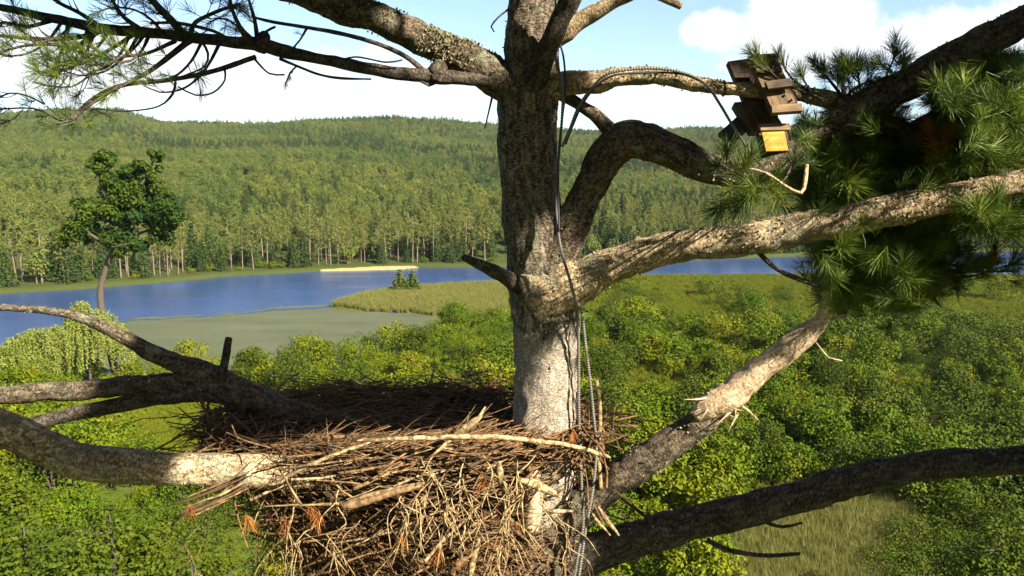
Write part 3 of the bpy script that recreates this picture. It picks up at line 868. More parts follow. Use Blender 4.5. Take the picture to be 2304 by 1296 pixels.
for p in cand:
    dmin = (2.2 + 0.010 * p[1]) * (0.75 + 0.6 * float(vnoise(np.array([p[0] * 0.11, p[1] * 0.11, 3.0]))))
    kx, ky = int(p[0] // 4), int(p[1] // 4)
    if all(math.hypot(p[0] - q[0], p[1] - q[1]) > dmin for i_ in (-1, 0, 1) for j_ in (-1, 0, 1) for q in grid.get((kx + i_, ky + j_), [])):
        grid.setdefault((kx, ky), []).append(p); chosen.append(p)
chosen = np.array(chosen)
uvd = np.array([proj((p[0], p[1], 2.0)) for p in chosen])
vis = (uvd[:, 0] > -80) & (uvd[:, 0] < 2384) & (uvd[:, 1] < 1400)
order = np.argsort(uvd[:, 2] + np.where(vis, 0, 1e6))
def ug_(p): return 1152 + FPX * p[0] / p[1]
def bush_zone(u_, v_):
    side = 'left of the nest' if u_ < 560 else ('behind the nest' if u_ < 1150 else ('right of the trunk' if u_ < 1560 else ('below the long pale limb' if u_ < 1950 else 'near the right edge')))
    dep = 'by the marsh' if v_ < 760 else ('in the middle of the thicket' if v_ < 960 else ('in the near thicket' if v_ < 1120 else 'at the foot of the picture'))
    return side + ', ' + dep
rest = []
bsrc = {}
for n_, k in enumerate(order):
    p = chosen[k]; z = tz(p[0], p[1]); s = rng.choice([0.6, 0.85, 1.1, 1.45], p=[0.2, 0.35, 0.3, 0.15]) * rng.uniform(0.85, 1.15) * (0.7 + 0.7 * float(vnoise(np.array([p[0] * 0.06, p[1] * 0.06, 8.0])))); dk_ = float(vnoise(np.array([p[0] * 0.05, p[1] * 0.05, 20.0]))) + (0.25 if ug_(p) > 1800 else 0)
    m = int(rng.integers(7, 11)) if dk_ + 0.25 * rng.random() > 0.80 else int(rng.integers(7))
    if n_ < 300 and vis[k]:
        zn = bush_zone(uvd[k, 0], uvd[k, 1]); sz_ = 'small low' if s < 0.75 else ('large rounded' if s > 1.2 else 'medium leafy')
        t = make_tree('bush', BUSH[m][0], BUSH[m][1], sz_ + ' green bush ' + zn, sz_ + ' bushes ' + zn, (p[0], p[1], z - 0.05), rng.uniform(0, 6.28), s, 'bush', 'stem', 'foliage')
        for ch in t.children:
            if ch.name.startswith('foliage'): bsrc.setdefault(m, ch)
    else:
        rest.append((p[0], p[1], z - 0.05, rng.uniform(0, 6.28), s, m))
rest = np.array(rest)
for m in range(len(BUSH)):
    r_ = rest[rest[:, 5] == m]
    if len(r_) and m in bsrc:
        o = scatter('thicket', r_[:, :3], np.c_[np.zeros((len(r_), 2)), r_[:, 3]], np.repeat(r_[:, 4:5], 3, 1), bsrc[m])
        tag(o, 'far part of the green thicket beyond the nearer bushes', 'thicket', 'far thicket', 'stuff')
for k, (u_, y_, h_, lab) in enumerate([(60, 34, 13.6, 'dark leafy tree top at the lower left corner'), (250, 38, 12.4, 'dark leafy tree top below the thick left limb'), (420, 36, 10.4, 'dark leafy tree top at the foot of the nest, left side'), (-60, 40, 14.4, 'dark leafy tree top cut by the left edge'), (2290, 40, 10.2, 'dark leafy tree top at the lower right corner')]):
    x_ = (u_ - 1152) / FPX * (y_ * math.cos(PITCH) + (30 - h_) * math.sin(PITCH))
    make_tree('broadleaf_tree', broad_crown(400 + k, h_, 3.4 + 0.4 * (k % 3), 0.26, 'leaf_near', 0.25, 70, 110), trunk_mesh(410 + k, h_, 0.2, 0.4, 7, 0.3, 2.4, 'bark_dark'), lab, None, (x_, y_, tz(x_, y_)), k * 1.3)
SMALL = [(broad_crown(430 + k, 6.0 + 0.8 * k, 2.6 + 0.3 * k, 0.30, 'leaf_bush' if k % 2 else 'leaf_near', 0.08, 60, 80), trunk_mesh(440 + k, 6.0 + 0.8 * k, 0.13, 0.4, 6, 0.2, 1.8, 'bark_dark')) for k in range(5)]
spots_ = []
rq = random.Random(44)
while len(spots_) < 62:
    y_ = rq.uniform(62, 150); u_ = rq.uniform(1330, 2330) if len(spots_) < 50 else rq.uniform(560, 1120)
    x_ = (u_ - 1152) / FPX * (y_ * math.cos(PITCH) + 26 * math.sin(PITCH))
    if u_ < 1200 and y_ < 84: continue
    if land_sd(np.array([x_]), np.array([y_]))[0] < 4 or any(in_poly(np.array([[x_, y_]]), c)[0] for c in clear): continue
    if any(math.hypot(x_ - q[0], y_ - q[1]) < 5.2 for q in spots_): continue
    if 1700 < u_ < 2080 and y_ < 70: continue
    spots_.append((x_, y_, u_))
for k, (x_, y_, u_) in enumerate(spots_):
    m_ = rq.randrange(5); s_ = rq.uniform(0.75, 1.1); zn = bush_zone(u_, proj((x_, y_, 4.0))[1])
    make_tree('broadleaf_tree', SMALL[m_][0], SMALL[m_][1], ('dark' if m_ % 2 == 0 else 'bright') + ' round-crowned small tree ' + zn, 'small trees ' + zn + (' dark' if m_ % 2 == 0 else ' bright'), (x_, y_, tz(x_, y_)), rq.uniform(0, 6.28), s_)
print('bushes', len(chosen), 'single', min(300, int(vis.sum())))

# ------------------------------------------------------------------ the nest tree
BASE = np.array([0.11, 3.85, 0.0])
BASE[2] = tz(0.11, 3.85)
TREE = thing('pine_tree', 'large old pine filling the view, its trunk and limbs holding the stick nest', 'tree', BASE)
def part(name, g, mat, parent, smooth=True): return obj(name, g.mesh(name, mat, BASE, smooth), parent)

def limb_geo(path, sides=20, step=0.014, lump=0.10, lfreq=9.0, seed=0.0):
    """path: (u, v, depth, radius in photo px)"""
    pts = [P(q[0], q[1], q[2]) for q in path]; rad = [q[3] * q[2] / FPX for q in path]
    if path[-1][0] < -20 or path[-1][0] > 2320 or path[-1][1] < -20:      # the limb goes on outside the picture
        d_ = pts[-1] - pts[-2]; d_ /= np.linalg.norm(d_)
        for q_, f_ in ((0.5, 0.75), (1.0, 0.5), (1.6, 0.12)):
            pts.append(pts[len(path) - 1] + d_ * q_ + np.array([0.0, 0.0, 0.10 * q_ * q_])); rad.append(rad[len(path) - 1] * f_)
    p, r = smooth_path(pts, rad, step)
    p = p + (0.020 * (np.stack([fbm(p * 5.0 + q_ + seed, 2) for q_ in (3, 50, 90)], -1) - 0.5) + 0.012 * (np.stack([vnoise(p * 14.0 + q_ + seed) for q_ in (7, 60, 95)], -1) - 0.5)) * np.clip(r / 0.05, 0.2, 1.0)[:, None]
    r = r * (1 + 0.16 * (vnoise(p * 9.0 + seed) - 0.5))
    g = Geo(); g.add(*tube(p, r, sides, lump * 1.2, lfreq, seed))
    return g, p, r
def lichen_on(p, r, n, parent, seed, size=0.0085, lo=0.0, hi=1.0, name='lichen'):
    """small crusty flakes standing on the bark"""
    rng = np.random.default_rng(seed)
    k = (lo + (hi - lo) * rng.random(n)) * (len(p) - 2); k = k.astype(int)
    pat = fbm(p[k] * 7 + seed, 3); k = k[pat > 0.45]; n = len(k)
    if n < 4: return
    tg = p[np.minimum(k + 1, len(p) - 1)] - p[k]; tg /= np.linalg.norm(tg, axis=1)[:, None]
    d = rng.normal(size=(n, 3)) + np.array([0.2, -0.7, 0.5]); d -= tg * (d * tg).sum(1)[:, None]; d /= np.linalg.norm(d, axis=1)[:, None]
    c = p[k] + d * (r[k] * 1.0)[:, None]
    s = size * (0.4 + rng.random(n))[:, None]
    a = np.cross(d, rng.normal(size=(n, 3))); a /= np.linalg.norm(a, axis=1)[:, None]
    q = d + 0.9 * np.cross(d, a) * rng.normal(size=(n, 1)); q /= np.linalg.norm(q, axis=1)[:, None]
    V = np.stack([c - a * s * 0.5 - q * s * 0.2, c + a * s * 0.5 - q * s * 0.2, c + a * s * 0.55 + q * s * 0.7, c - a * s * 0.2 + q * s], 1).reshape(-1, 3)
    i = np.arange(n) * 4
    o = obj(name, mesh(name, V - BASE, np.stack([i, i + 1, i + 2, i + 3], -1), M['lichen'], False), parent)
    o['kind'] = 'stuff'

# trunk
TR = [(1212, -140, 3.60, 52), (1202, 0, 3.64, 58), (1194, 120, 3.68, 61), (1188, 220, 3.70, 66), (1186, 300, 3.72, 65), (1190, 420, 3.75, 63), (1208, 540, 3.78, 70), (1222, 630, 3.81, 80), (1228, 700, 3.83, 76), (1229, 800, 3.86, 72), (1226, 920, 3.90, 72), (1222, 1050, 3.95, 72), (1218, 1180, 4.00, 74), (1215, 1300, 4.05, 77)]
pts = [P(*q[:3]) for q in TR]; rad = [q[3] * q[2] / FPX for q in TR]
top, bot = pts[0], pts[-1]
up = [top + np.array([0.02, 0.02, 0.9]), top + np.array([0.05, 0.0, 2.2]), top + np.array([0.02, 0.05, 4.2]), top + np.array([0.0, 0.0, 6.5])]
pts = up[::-1] + pts + [np.array([0.12, 3.85, 24.0]), np.array([0.11, 3.85, 14.0]), np.array([0.11, 3.85, 4.0]), np.array([0.11, 3.85, -0.5 + BASE[2]])]
rad = [0.03, 0.06, 0.085, 0.10] + rad + [0.22, 0.27, 0.33, 0.42]
tp, tr = smooth_path(pts, rad, 0.02)
ln_ = np.concatenate([[0], np.cumsum(np.linalg.norm(np.diff(tp, axis=0), axis=1))])
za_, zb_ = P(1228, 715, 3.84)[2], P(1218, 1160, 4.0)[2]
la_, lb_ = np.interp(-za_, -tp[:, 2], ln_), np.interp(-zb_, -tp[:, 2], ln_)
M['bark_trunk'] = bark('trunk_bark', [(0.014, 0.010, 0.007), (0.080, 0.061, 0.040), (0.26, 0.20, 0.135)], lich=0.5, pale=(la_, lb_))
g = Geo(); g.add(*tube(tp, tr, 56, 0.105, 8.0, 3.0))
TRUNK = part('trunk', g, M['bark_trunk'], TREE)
vi = (tp[:, 2] > 27.6) & (tp[:, 2] < 31.3)
lichen_on(tp[vi], tr[vi], 900, TRUNK, 4, 0.009)

LIMBS = {}
def limb(key, path, mat='bark_sunlit', label=None, lump=0.10, seed=0, sides=20, flakes=0, name='limb'):
    g, p, r = limb_geo(path, sides, 0.014, lump, 9.0, seed)
    o = part(name, g, M[mat], TREE)
    if label: o['label'] = label
    LIMBS[key] = (o, p, r)
    if flakes: lichen_on(p, r, flakes, o, seed + 50)
    return o
limb('L1', [(1175, 205, 3.68, 52), (1105, 165, 3.66, 44), (1040, 128, 3.63, 38), (950, 88, 3.58, 36), (850, 40, 3.53, 35), (740, 5, 3.48, 34), (600, -45, 3.42, 32), (430, -120, 3.3, 26)], 'bark_shaded', None, 0.13, 1, 24, 2200)
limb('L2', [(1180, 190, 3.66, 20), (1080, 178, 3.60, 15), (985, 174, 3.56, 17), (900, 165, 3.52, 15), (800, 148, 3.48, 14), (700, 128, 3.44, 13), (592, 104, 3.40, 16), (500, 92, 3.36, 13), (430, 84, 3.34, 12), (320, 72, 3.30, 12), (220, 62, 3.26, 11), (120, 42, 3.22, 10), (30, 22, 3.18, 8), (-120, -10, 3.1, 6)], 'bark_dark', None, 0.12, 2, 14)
limb('R1', [(1215, 100, 3.66, 34), (1268, 68, 3.62, 27), (1320, 38, 3.58, 18), (1400, -2, 3.52, 14), (1520, -60, 3.45, 11)], 'bark_sunlit', None, 0.1, 3, 16)
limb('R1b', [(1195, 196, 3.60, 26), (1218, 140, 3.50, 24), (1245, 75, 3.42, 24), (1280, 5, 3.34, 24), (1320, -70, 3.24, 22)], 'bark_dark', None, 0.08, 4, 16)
limb('R1c', [(1390, -70, 3.3, 11), (1440, -28, 3.3, 9), (1490, -4, 3.3, 8), (1532, 12, 3.3, 9)], 'bark_sunlit', None, 0.12, 5, 10)
limb('R2', [(1215, 195, 3.66, 40), (1270, 190, 3.60, 27), (1335, 186, 3.56, 25), (1400, 174, 3.53, 21), (1480, 172, 3.50, 19), (1560, 188, 3.47, 17), (1640, 200, 3.44, 15), (1720, 205, 3.41, 15), (1800, 212, 3.40, 17), (1880, 230, 3.42, 19), (1950, 262, 3.46, 15), (2010, 300, 3.52, 8)], 'bark_sunlit', None, 0.1, 6, 18, 700)
limb('R3', [(1232, 610, 3.74, 56), (1275, 535, 3.70, 42), (1305, 460, 3.66, 37), (1345, 385, 3.62, 38), (1388, 330, 3.58, 42), (1450, 318, 3.52, 40), (1530, 348, 3.46, 37), (1620, 388, 3.42, 32), (1720, 385, 3.38, 31), (1830, 322, 3.36, 34), (1930, 252, 3.34, 37), (2050, 185, 3.32, 38), (2170, 118, 3.30, 37), (2300, 48, 3.28, 34), (2460, -40, 3.25, 30)], 'bark_shaded', 'long limb that leaves the trunk, bends at an elbow and climbs to the upper right corner', 0.12, 7, 24, 2400)
limb('R3b', [(1250, 205, 3.66, 14), (1300, 232, 3.63, 13), (1350, 268, 3.60, 15), (1388, 312, 3.57, 20)], 'bark_shaded', None, 0.1, 8, 14)
limb('R4', [(1205, 670, 3.74, 66), (1270, 645, 3.70, 56), (1340, 618, 3.64, 44), (1420, 582, 3.56, 38), (1530, 552, 3.46, 36), (1680, 535, 3.34, 36), (1850, 505, 3.22, 35), (1985, 478, 3.12, 37), (2150, 445, 3.02, 33), (2304, 410, 2.92, 32), (2500, 365, 2.8, 29)], 'bark_sunlit', 'long pale sunlit limb sweeping right across the view', 0.12, 9, 26, 3600)
limb('R5a', [(1215, 1230, 3.95, 56), (1310, 1140, 3.88, 42), (1400, 1072, 3.80, 39), (1480, 1016, 3.72, 37), (1550, 970, 3.66, 34), (1600, 938, 3.63, 30), (1640, 912, 3.61, 20)], 'bark_shaded', 'lower barked half of the broken limb right of the nest', 0.14, 10, 22, 700)
limb('R5', [(1566, 938, 3.60, 16), (1600, 914, 3.585, 30), (1645, 888, 3.57, 35), (1690, 848, 3.55, 29), (1750, 800, 3.51, 28), (1800, 765, 3.48, 26), (1834, 736, 3.46, 21), (1850, 712, 3.44, 15), (1852, 690, 3.42, 12), (1866, 660, 3.40, 8)], 'bark_dead', 'peeling tan upper half of the broken limb right of the nest', 0.16, 19, 24)
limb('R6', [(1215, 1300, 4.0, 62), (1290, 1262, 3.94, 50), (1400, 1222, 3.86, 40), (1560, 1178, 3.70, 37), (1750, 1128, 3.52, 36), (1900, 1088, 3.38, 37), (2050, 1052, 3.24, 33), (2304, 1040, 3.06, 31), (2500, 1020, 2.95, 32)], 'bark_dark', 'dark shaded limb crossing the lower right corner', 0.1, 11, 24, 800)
limb('LL1', [(1200, 1010, 3.98, 60), (1000, 985, 4.1, 44), (800, 960, 4.2, 36), (680, 940, 4.2, 33), (590, 905, 4.15, 31), (480, 850, 4.08, 29), (380, 812, 4.0, 20), (290, 765, 3.92, 16), (195, 718, 3.84, 12), (120, 701, 3.78, 9), (40, 694, 3.72, 8), (-60, 692, 3.66, 6)], 'bark_shaded', None, 0.1, 12, 18, 500)
limb('LL2', [(560, 905, 4.12, 26), (500, 880, 4.08, 27), (420, 866, 4.02, 25), (300, 866, 3.94, 23), (150, 880, 3.84, 22), (0, 886, 3.74, 21), (-140, 892, 3.6, 20)], 'bark_shaded', None, 0.1, 13, 18, 500)
limb('LL3', [(500, 882, 4.08, 22), (430, 886, 4.02, 19), (330, 897, 3.95, 18), (200, 922, 3.86, 16), (90, 948, 3.78, 14), (-40, 985, 3.7, 12)], 'bark_dark', None, 0.08, 14, 14)
limb('LL4', [(1205, 1130, 3.95, 66), (1060, 1085, 3.85, 46), (920, 1068, 3.74, 38), (790, 1060, 3.64, 36), (650, 1060, 3.54, 36), (500, 1060, 3.44, 36), (350, 1055, 3.34, 36), (190, 1040, 3.22, 40), (90, 1005, 3.14, 38), (0, 960, 3.06, 35), (-120, 900, 2.95, 32)], 'bark_sunlit', 'thick limb running under the left rim of the nest, sunlit in the middle', 0.11, 15, 24, 1500)
limb('stub', [(1170, 640, 3.72, 24), (1120, 614, 3.68, 15), (1088, 600, 3.64, 12), (1058, 586, 3.61, 10), (1040, 579, 3.60, 8)], 'bark_dark', None, 0.12, 16, 12, name='dead_stub')
limb('stub2', [(492, 868, 4.06, 12), (503, 830, 4.04, 9), (511, 790, 4.03, 9), (516, 760, 4.02, 8)], 'bark_dark', None, 0.08, 17, 12, name='dead_stub')
limb('trunk_bit', [(1195, 1190, 3.72, 18), (1200, 1120, 3.70, 19), (1202, 1050, 3.68, 18), (1200, 1000, 3.70, 17)], 'bark_dead', None, 0.1, 18, 14, name='trunk_strip')  # added piece standing for the trunk where it shows between the nest sticks
lichen_on(LIMBS['L1'][1], LIMBS['L1'][2], 3000, LIMBS['L1'][0], 61, 0.010, 0.09, 0.25)  # extra lichen, also brightening the limb where its sunlit patch should be
# knots on the upper left limb
for (u_, v_, d_, r_) in [(985, 158, 3.55, 22), (588, 92, 3.39, 19)]:
    g, p, r = limb_geo([(u_ - 6, v_ + 24, d_, r_ * 0.7), (u_, v_ + 6, d_, r_), (u_ + 4, v_ - 10, d_, r_ * 0.8), (u_ + 6, v_ - 22, d_, r_ * 0.4)], 12, 0.008, 0.35, 30, u_)
    part('knot', g, M['bark_dark'], LIMBS['L2'][0])
# torn bark at the break of the dead limb
rngs = np.random.default_rng(5); g = Geo()
for k in range(30):
    u0, v0 = 1585 + rngs.random() * 80, 928 - rngs.random() * 45
    p0 = P(u0, v0 + rngs.normal() * 8, 3.57); L = 0.05 + 0.11 * rngs.random()
    dirv = np.array([-0.75 + 0.5 * rngs.normal() * 0.6, 0.3 * rngs.normal() - 0.2, -0.45 + 0.35 * rngs.normal()])
    if k % 4 == 0: dirv = np.array([0.8, -0.2, -0.35 + 0.2 * rngs.normal()])
    p, r = smooth_path([p0, p0 + dirv * L * 0.5, p0 + dirv * L + [0, 0, 0.01 * rngs.normal()]], [0.008, 0.005, 0.001], 0.02)
    g.add(*tube(p, r, 5))
part('torn_bark', g, M['bark_dead'], LIMBS['R5'][0])

# ------------------------------------------------------------------ needles
def tuft_mesh(seed, n=58, L=0.092, wd=0.0015, mat='needle', ax=0.05, spread=0.82):
    """spray of pine needles round the end of a shoot along +Z"""
    rng = np.random.default_rng(seed)
    z = -ax * rng.random(n) ** 1.2
    th = rng.random(n) * 6.283
    al = (0.25 + 0.75 * rng.random(n) + (-z / ax) * 0.35) * spread
    d = np.stack([np.sin(al) * np.cos(th), np.sin(al) * np.sin(th), np.cos(al)], -1)
    b0 = np.stack([np.zeros(n), np.zeros(n), z], -1)
    ln = L * (0.75 + 0.4 * rng.random(n))[:, None]
    s = np.cross(d, rng.normal(size=(n, 3))); s /= np.linalg.norm(s, axis=1)[:, None]; t = np.cross(d, s)
    bend = rng.normal(size=(n, 1)) * 0.07 + 0.03; mid = b0 + d * ln * 0.55 + t * ln * bend * 0.4; tip = b0 + d * ln * 0.98 + t * ln * bend * 2.0
    V = np.stack([b0 - s * wd / 2, b0 + s * wd / 2, mid + s * wd * 0.6, mid - s * wd * 0.6, tip], 1).reshape(-1, 3)
    i = np.arange(n) * 5
    return mesh('needle_tuft', V, [np.stack([i, i + 1, i + 2, i + 3], -1), np.stack([i + 3, i + 2, i + 4], -1)], M[mat], False)
TUFT = [tuft_mesh(200 + k, 76 + 8 * k) for k in range(6)]
TUFT_THIN = [tuft_mesh(240 + k, 30 + 5 * k, 0.085, 0.0017, 'needle', 0.045, 0.85) for k in range(4)]
TUFT_DEAD = [tuft_mesh(220 + k, 40, 0.09, 0.0016, 'needle_dead', 0.05, 0.6) for k in range(3)]
tuft_objs = []
def add_tuft(parent, pos, d, s=1.0, dead=False, rng=random):
    m = rng.choice(TUFT_DEAD if dead else (TUFT_THIN if pos[0] < 0 or pos[2] > 30.62 else TUFT))
    o = obj('needle_tuft', m, parent)
    q = Vector(d).to_track_quat('Z', 'Y').to_matrix().to_4x4() @ Matrix.Rotation(rng.uniform(0, 6.28), 4, 'Z')
    o.matrix_local = Matrix.Translation(Vector(pos - BASE)) @ q @ Matrix.Scale(s, 4)
    tuft_objs.append(o)
    return o
SPARE = []     # (pos, dir, scale) for the needles too many to be single, and the added shading tufts
rn = random.Random(12)
def sub_branch(key, path, ntuft, twl=0.10, size=1.0, up=0.15, single=True, dead=0.0, lo=0.35, mat='bark_dark', end=True, side=0.8, name='twig'):
    """a twig along a photo path with short shoots ending in needle tufts"""
    par = LIMBS[key][0]
    pts = [P(*q[:3]) for q in path]; rad = [q[3] * q[2] / FPX for q in path]
    p, r = smooth_path(pts, rad, 0.025)
    g = Geo(); V, Q, T, A = tube(p, r, 7, 0.12, 25, path[0][0]); g.add(V, Q, T, A)
    todo = []
    if path[0][0] < 700: ntuft = int(ntuft * 0.8 + 0.5)
    for k in range(ntuft):
        t = lo + (1 - lo) * (k + rn.random()) / max(1, ntuft)
        i_ = min(len(p) - 2, int(t * (len(p) - 1)))
        tg = p[i_ + 1] - p[i_]; tg /= np.linalg.norm(tg)
        d = np.array([rn.gauss(0, 1), rn.gauss(0, 1), rn.gauss(0, 1)]); d -= tg * (d @ tg); d /= np.linalg.norm(d)
        d = tg * (0.5 + 0.3 * rn.random()) + d * side + np.array([0, 0, up]); d /= np.linalg.norm(d)
        L = twl * (0.5 + 0.9 * rn.random())
        e = p[i_] + d * L + np.array([0, 0, 0.12 * L])
        q, rr = smooth_path([p[i_], p[i_] + d * L * 0.5 - np.array([0, 0, 0.06 * L]), e], [max(0.0018, r[i_] * 0.45), 0.0018, 0.0013], 0.03)
        V, Q, T, A = tube(q, rr, 5); g.add(V, Q, T, A)
        dd = q[-1] - q[-2]; todo.append((e, dd / np.linalg.norm(dd), size * rn.uniform(0.75, 1.15)))
    if end and ntuft:
        dd = p[-1] - p[-2]; todo.append((p[-1], dd / np.linalg.norm(dd), size))
    tw = part(name, g, M[mat], par)
    for (e, d, s) in todo:
        dd_ = rn.random() < dead
        if single and (dd_ or len(tuft_objs) < 286): add_tuft(par, e, d, s, dd_, rn)
        else: SPARE.append((e, d, s))
    return tw
# upper left sprays
sb = sub_branch
sb('L2', [(575, 128, 3.40, 6), (480, 160, 3.30, 6), (380, 180, 3.24, 5), (275, 192, 3.18, 5), (205, 225, 3.14, 4), (155, 272, 3.1, 3), (112, 282, 3.08, 2)], 9, 0.09, 0.9, 0.15, True, 0, 0.6)
sb('L2', [(435, 84, 3.34, 9), (400, 112, 3.28, 7), (340, 158, 3.2, 5), (280, 190, 3.16, 4), (235, 215, 3.1, 3)], 9, 0.10, 0.9)
sb('L2', [(225, 68, 3.26, 7), (185, 82, 3.2, 6), (100, 88, 3.12, 5), (0, 80, 3.05, 4), (-60, 74, 3.0, 3)], 9, 0.10)
sb('L2', [(222, 70, 3.26, 6), (165, 108, 3.2, 5), (120, 100, 3.14, 4), (50, 104, 3.1, 3), (0, 118, 3.05, 3)], 9, 0.09)
sb('L2', [(412, 78, 3.34, 10), (385, 45, 3.3, 9), (350, 10, 3.26, 8), (320, -30, 3.2, 6)], 8, 0.10)
sb('L2', [(572, 95, 3.40, 7), (540, 60, 3.36, 5), (522, 20, 3.32, 4), (515, -20, 3.3, 3)], 5, 0.08)
sb('L2', [(580, 90, 3.40, 6), (572, 40, 3.38, 4), (560, 0, 3.36, 3), (555, -30, 3.36, 3)], 3, 0.08)
sb('L2', [(225, 60, 3.28, 6), (180, 30, 3.22, 5), (130, 5, 3.18, 4), (90, -25, 3.15, 3)], 8, 0.10)
sb('L2', [(325, 72, 3.30, 6), (280, 40, 3.24, 5), (255, 5, 3.2, 4), (240, -25, 3.16, 3)], 9, 0.11)
sb('L2', [(430, 74, 3.34, 6), (440, 50, 3.3, 5), (490, 25, 3.28, 4), (540, 8, 3.26, 3)], 7, 0.08)
sb('L2', [(395, 92, 3.30, 5), (330, 120, 3.2, 4), (270, 130, 3.1, 3), (215, 160, 3.04, 3), (160, 195, 3.0, 2), (90, 190, 2.96, 2)], 12, 0.10, 0.95, 0.1, True, 0, 0.25)
sb('L2', [(300, 78, 3.28, 5), (250, 110, 3.2, 4), (190, 140, 3.1, 3), (120, 165, 3.04, 2), (80, 160, 3.0, 2)], 11, 0.10, 0.95)
sb('L2', [(235, 215, 3.1, 3), (190, 245, 3.06, 3), (150, 275, 3.02, 2), (80, 245, 3.0, 2), (0, 245, 2.95, 2)], 8, 0.08, 0.9, 0.1, True, 0, 0.2)
sb('L2', [(120, 45, 3.22, 5), (60, 60, 3.14, 4), (10, 50, 3.1, 3), (-40, 65, 3.05, 2)], 9, 0.10)
sb('L2', [(100, 235, 2.98, 2), (60, 215, 2.96, 2), (20, 210, 2.95, 2), (-20, 225, 2.94, 2)], 5, 0.07, 0.8, 0.1, True, 0, 0.2)
sb('L2', [(960, 165, 3.54, 7), (912, 127, 3.52, 6), (848, 98, 3.5, 5), (768, 76, 3.46, 5), (697, 63, 3.42, 4), (617, 50, 3.4, 4), (566, 38, 3.38, 3)], 0)
sb('L2', [(395, 184, 3.24, 3), (388, 212, 3.22, 3), (355, 240, 3.2, 2), (280, 250, 3.18, 2), (210, 244, 3.16, 2), (250, 262, 3.14, 2)], 3, 0.05, 0.8, -0.3, True, 0, 0.7)
sb('L2', [(505, 152, 3.3, 3), (506, 180, 3.28, 2), (480, 208, 3.27, 2), (440, 214, 3.26, 2), (400, 195, 3.25, 2)], 0)
sb('L2', [(455, 95, 3.35, 3), (468, 120, 3.33, 3), (460, 150, 3.32, 2), (410, 172, 3.3, 2)], 0)
sb('L2', [(520, 92, 3.36, 4), (480, 70, 3.33, 4), (400, 52, 3.3, 4), (340, 52, 3.28, 3)], 6, 0.09)
sb('L2', [(630, 132, 3.42, 4), (672, 150, 3.4, 3), (720, 168, 3.4, 3), (768, 176, 3.4, 3), (835, 178, 3.4, 2)], 0)
sb('L2', [(668, 148, 3.4, 2), (652, 165, 3.38, 2), (642, 190, 3.37, 1.5)], 3, 0.03, 0.45, -0.4)
sb('L2', [(570, 130, 3.4, 3), (605, 165, 3.38, 2), (640, 168, 3.37, 2)], 0)
sb('L2', [(690, 64, 3.42, 3), (675, 90, 3.4, 2), (660, 108, 3.4, 2)], 2, 0.03, 0.5)
sb('L2', [(620, 60, 3.4, 3), (600, 70, 3.39, 3), (592, 85, 3.39, 3)], 0)
sb('L2', [(985, 180, 3.55, 6), (965, 192, 3.54, 4), (945, 182, 3.53, 3), (890, 178, 3.52, 2)], 0)
sb('L2', [(760, 140, 3.46, 3), (800, 128, 3.44, 2), (868, 140, 3.45, 2), (905, 135, 3.46, 2)], 0)
sb('L2', [(1110, 205, 3.62, 3), (1100, 250, 3.6, 2), (1090, 290, 3.6, 1.5)], 0)
sb('L1', [(1145, 20, 3.62, 2.5), (1120, 40, 3.6, 2), (1105, 60, 3.6, 2), (1112, 72, 3.6, 1.5)], 0)
for k in range(15):
    u0 = rn.uniform(60, 590); v0 = np.interp(u0, [0, 220, 430, 600], [20, 62, 84, 104]); sg = 1 if rn.random() < 0.7 else -1
    du, dv = -rn.uniform(40, 120), sg * rn.uniform(30, 110)
    sb('L2', [(u0, v0, 3.3, 4), (u0 + du * 0.3, v0 + dv * 0.6, 3.2, 3), (u0 + du * 0.7, v0 + dv, 3.12, 2.5), (u0 + du * 1.2, v0 + dv * 1.1, 3.05, 2), (u0 + du * 1.6, v0 + dv * 0.9, 3.0, 1.5)], 5, 0.09, 0.9, 0.1, True, 0, 0.35)
# right side: sprays round the upper right limb
def cluster(key, start, targets, ntuft, d0, d1, r0=7, **kw):
    for (u_, v_) in targets:
        d = d0 + (d1 - d0) * rn.random()
        mu, mv = (start[0] + u_) / 2 + rn.uniform(-25, 25), (start[1] + v_) / 2 + rn.uniform(-15, 25)
        sb(key, [(start[0], start[1], start[2], r0), (mu, mv, (start[2] + d) / 2, r0 * 0.6), (u_, v_, d, 2)], ntuft, 0.09, **kw)
cluster('R2', (1850, 222, 3.35), [(1700, 118), (1760, 140), (1800, 165)], 2, 3.3, 3.5, 4, lo=0.7)
cluster('R2', (1900, 232, 3.32), [(1840, 150), (1905, 150), (1930, 165), (1960, 180)], 6, 3.2, 3.5, 6, lo=0.35)
cluster('R3', (2010, 205, 3.3), [(2020, 115), (2030, 150)], 3, 3.2, 3.4, 4, lo=0.7)
cluster('R3', (1730, 385, 3.36), [(1612, 372), (1640, 432)], 4, 2.8, 3.0, 4, lo=0.5, size=1.25)
cluster('R3', (1790, 350, 3.34), [(1690, 420), (1670, 450)], 4, 2.8, 2.95, 4, lo=0.4, size=1.2)
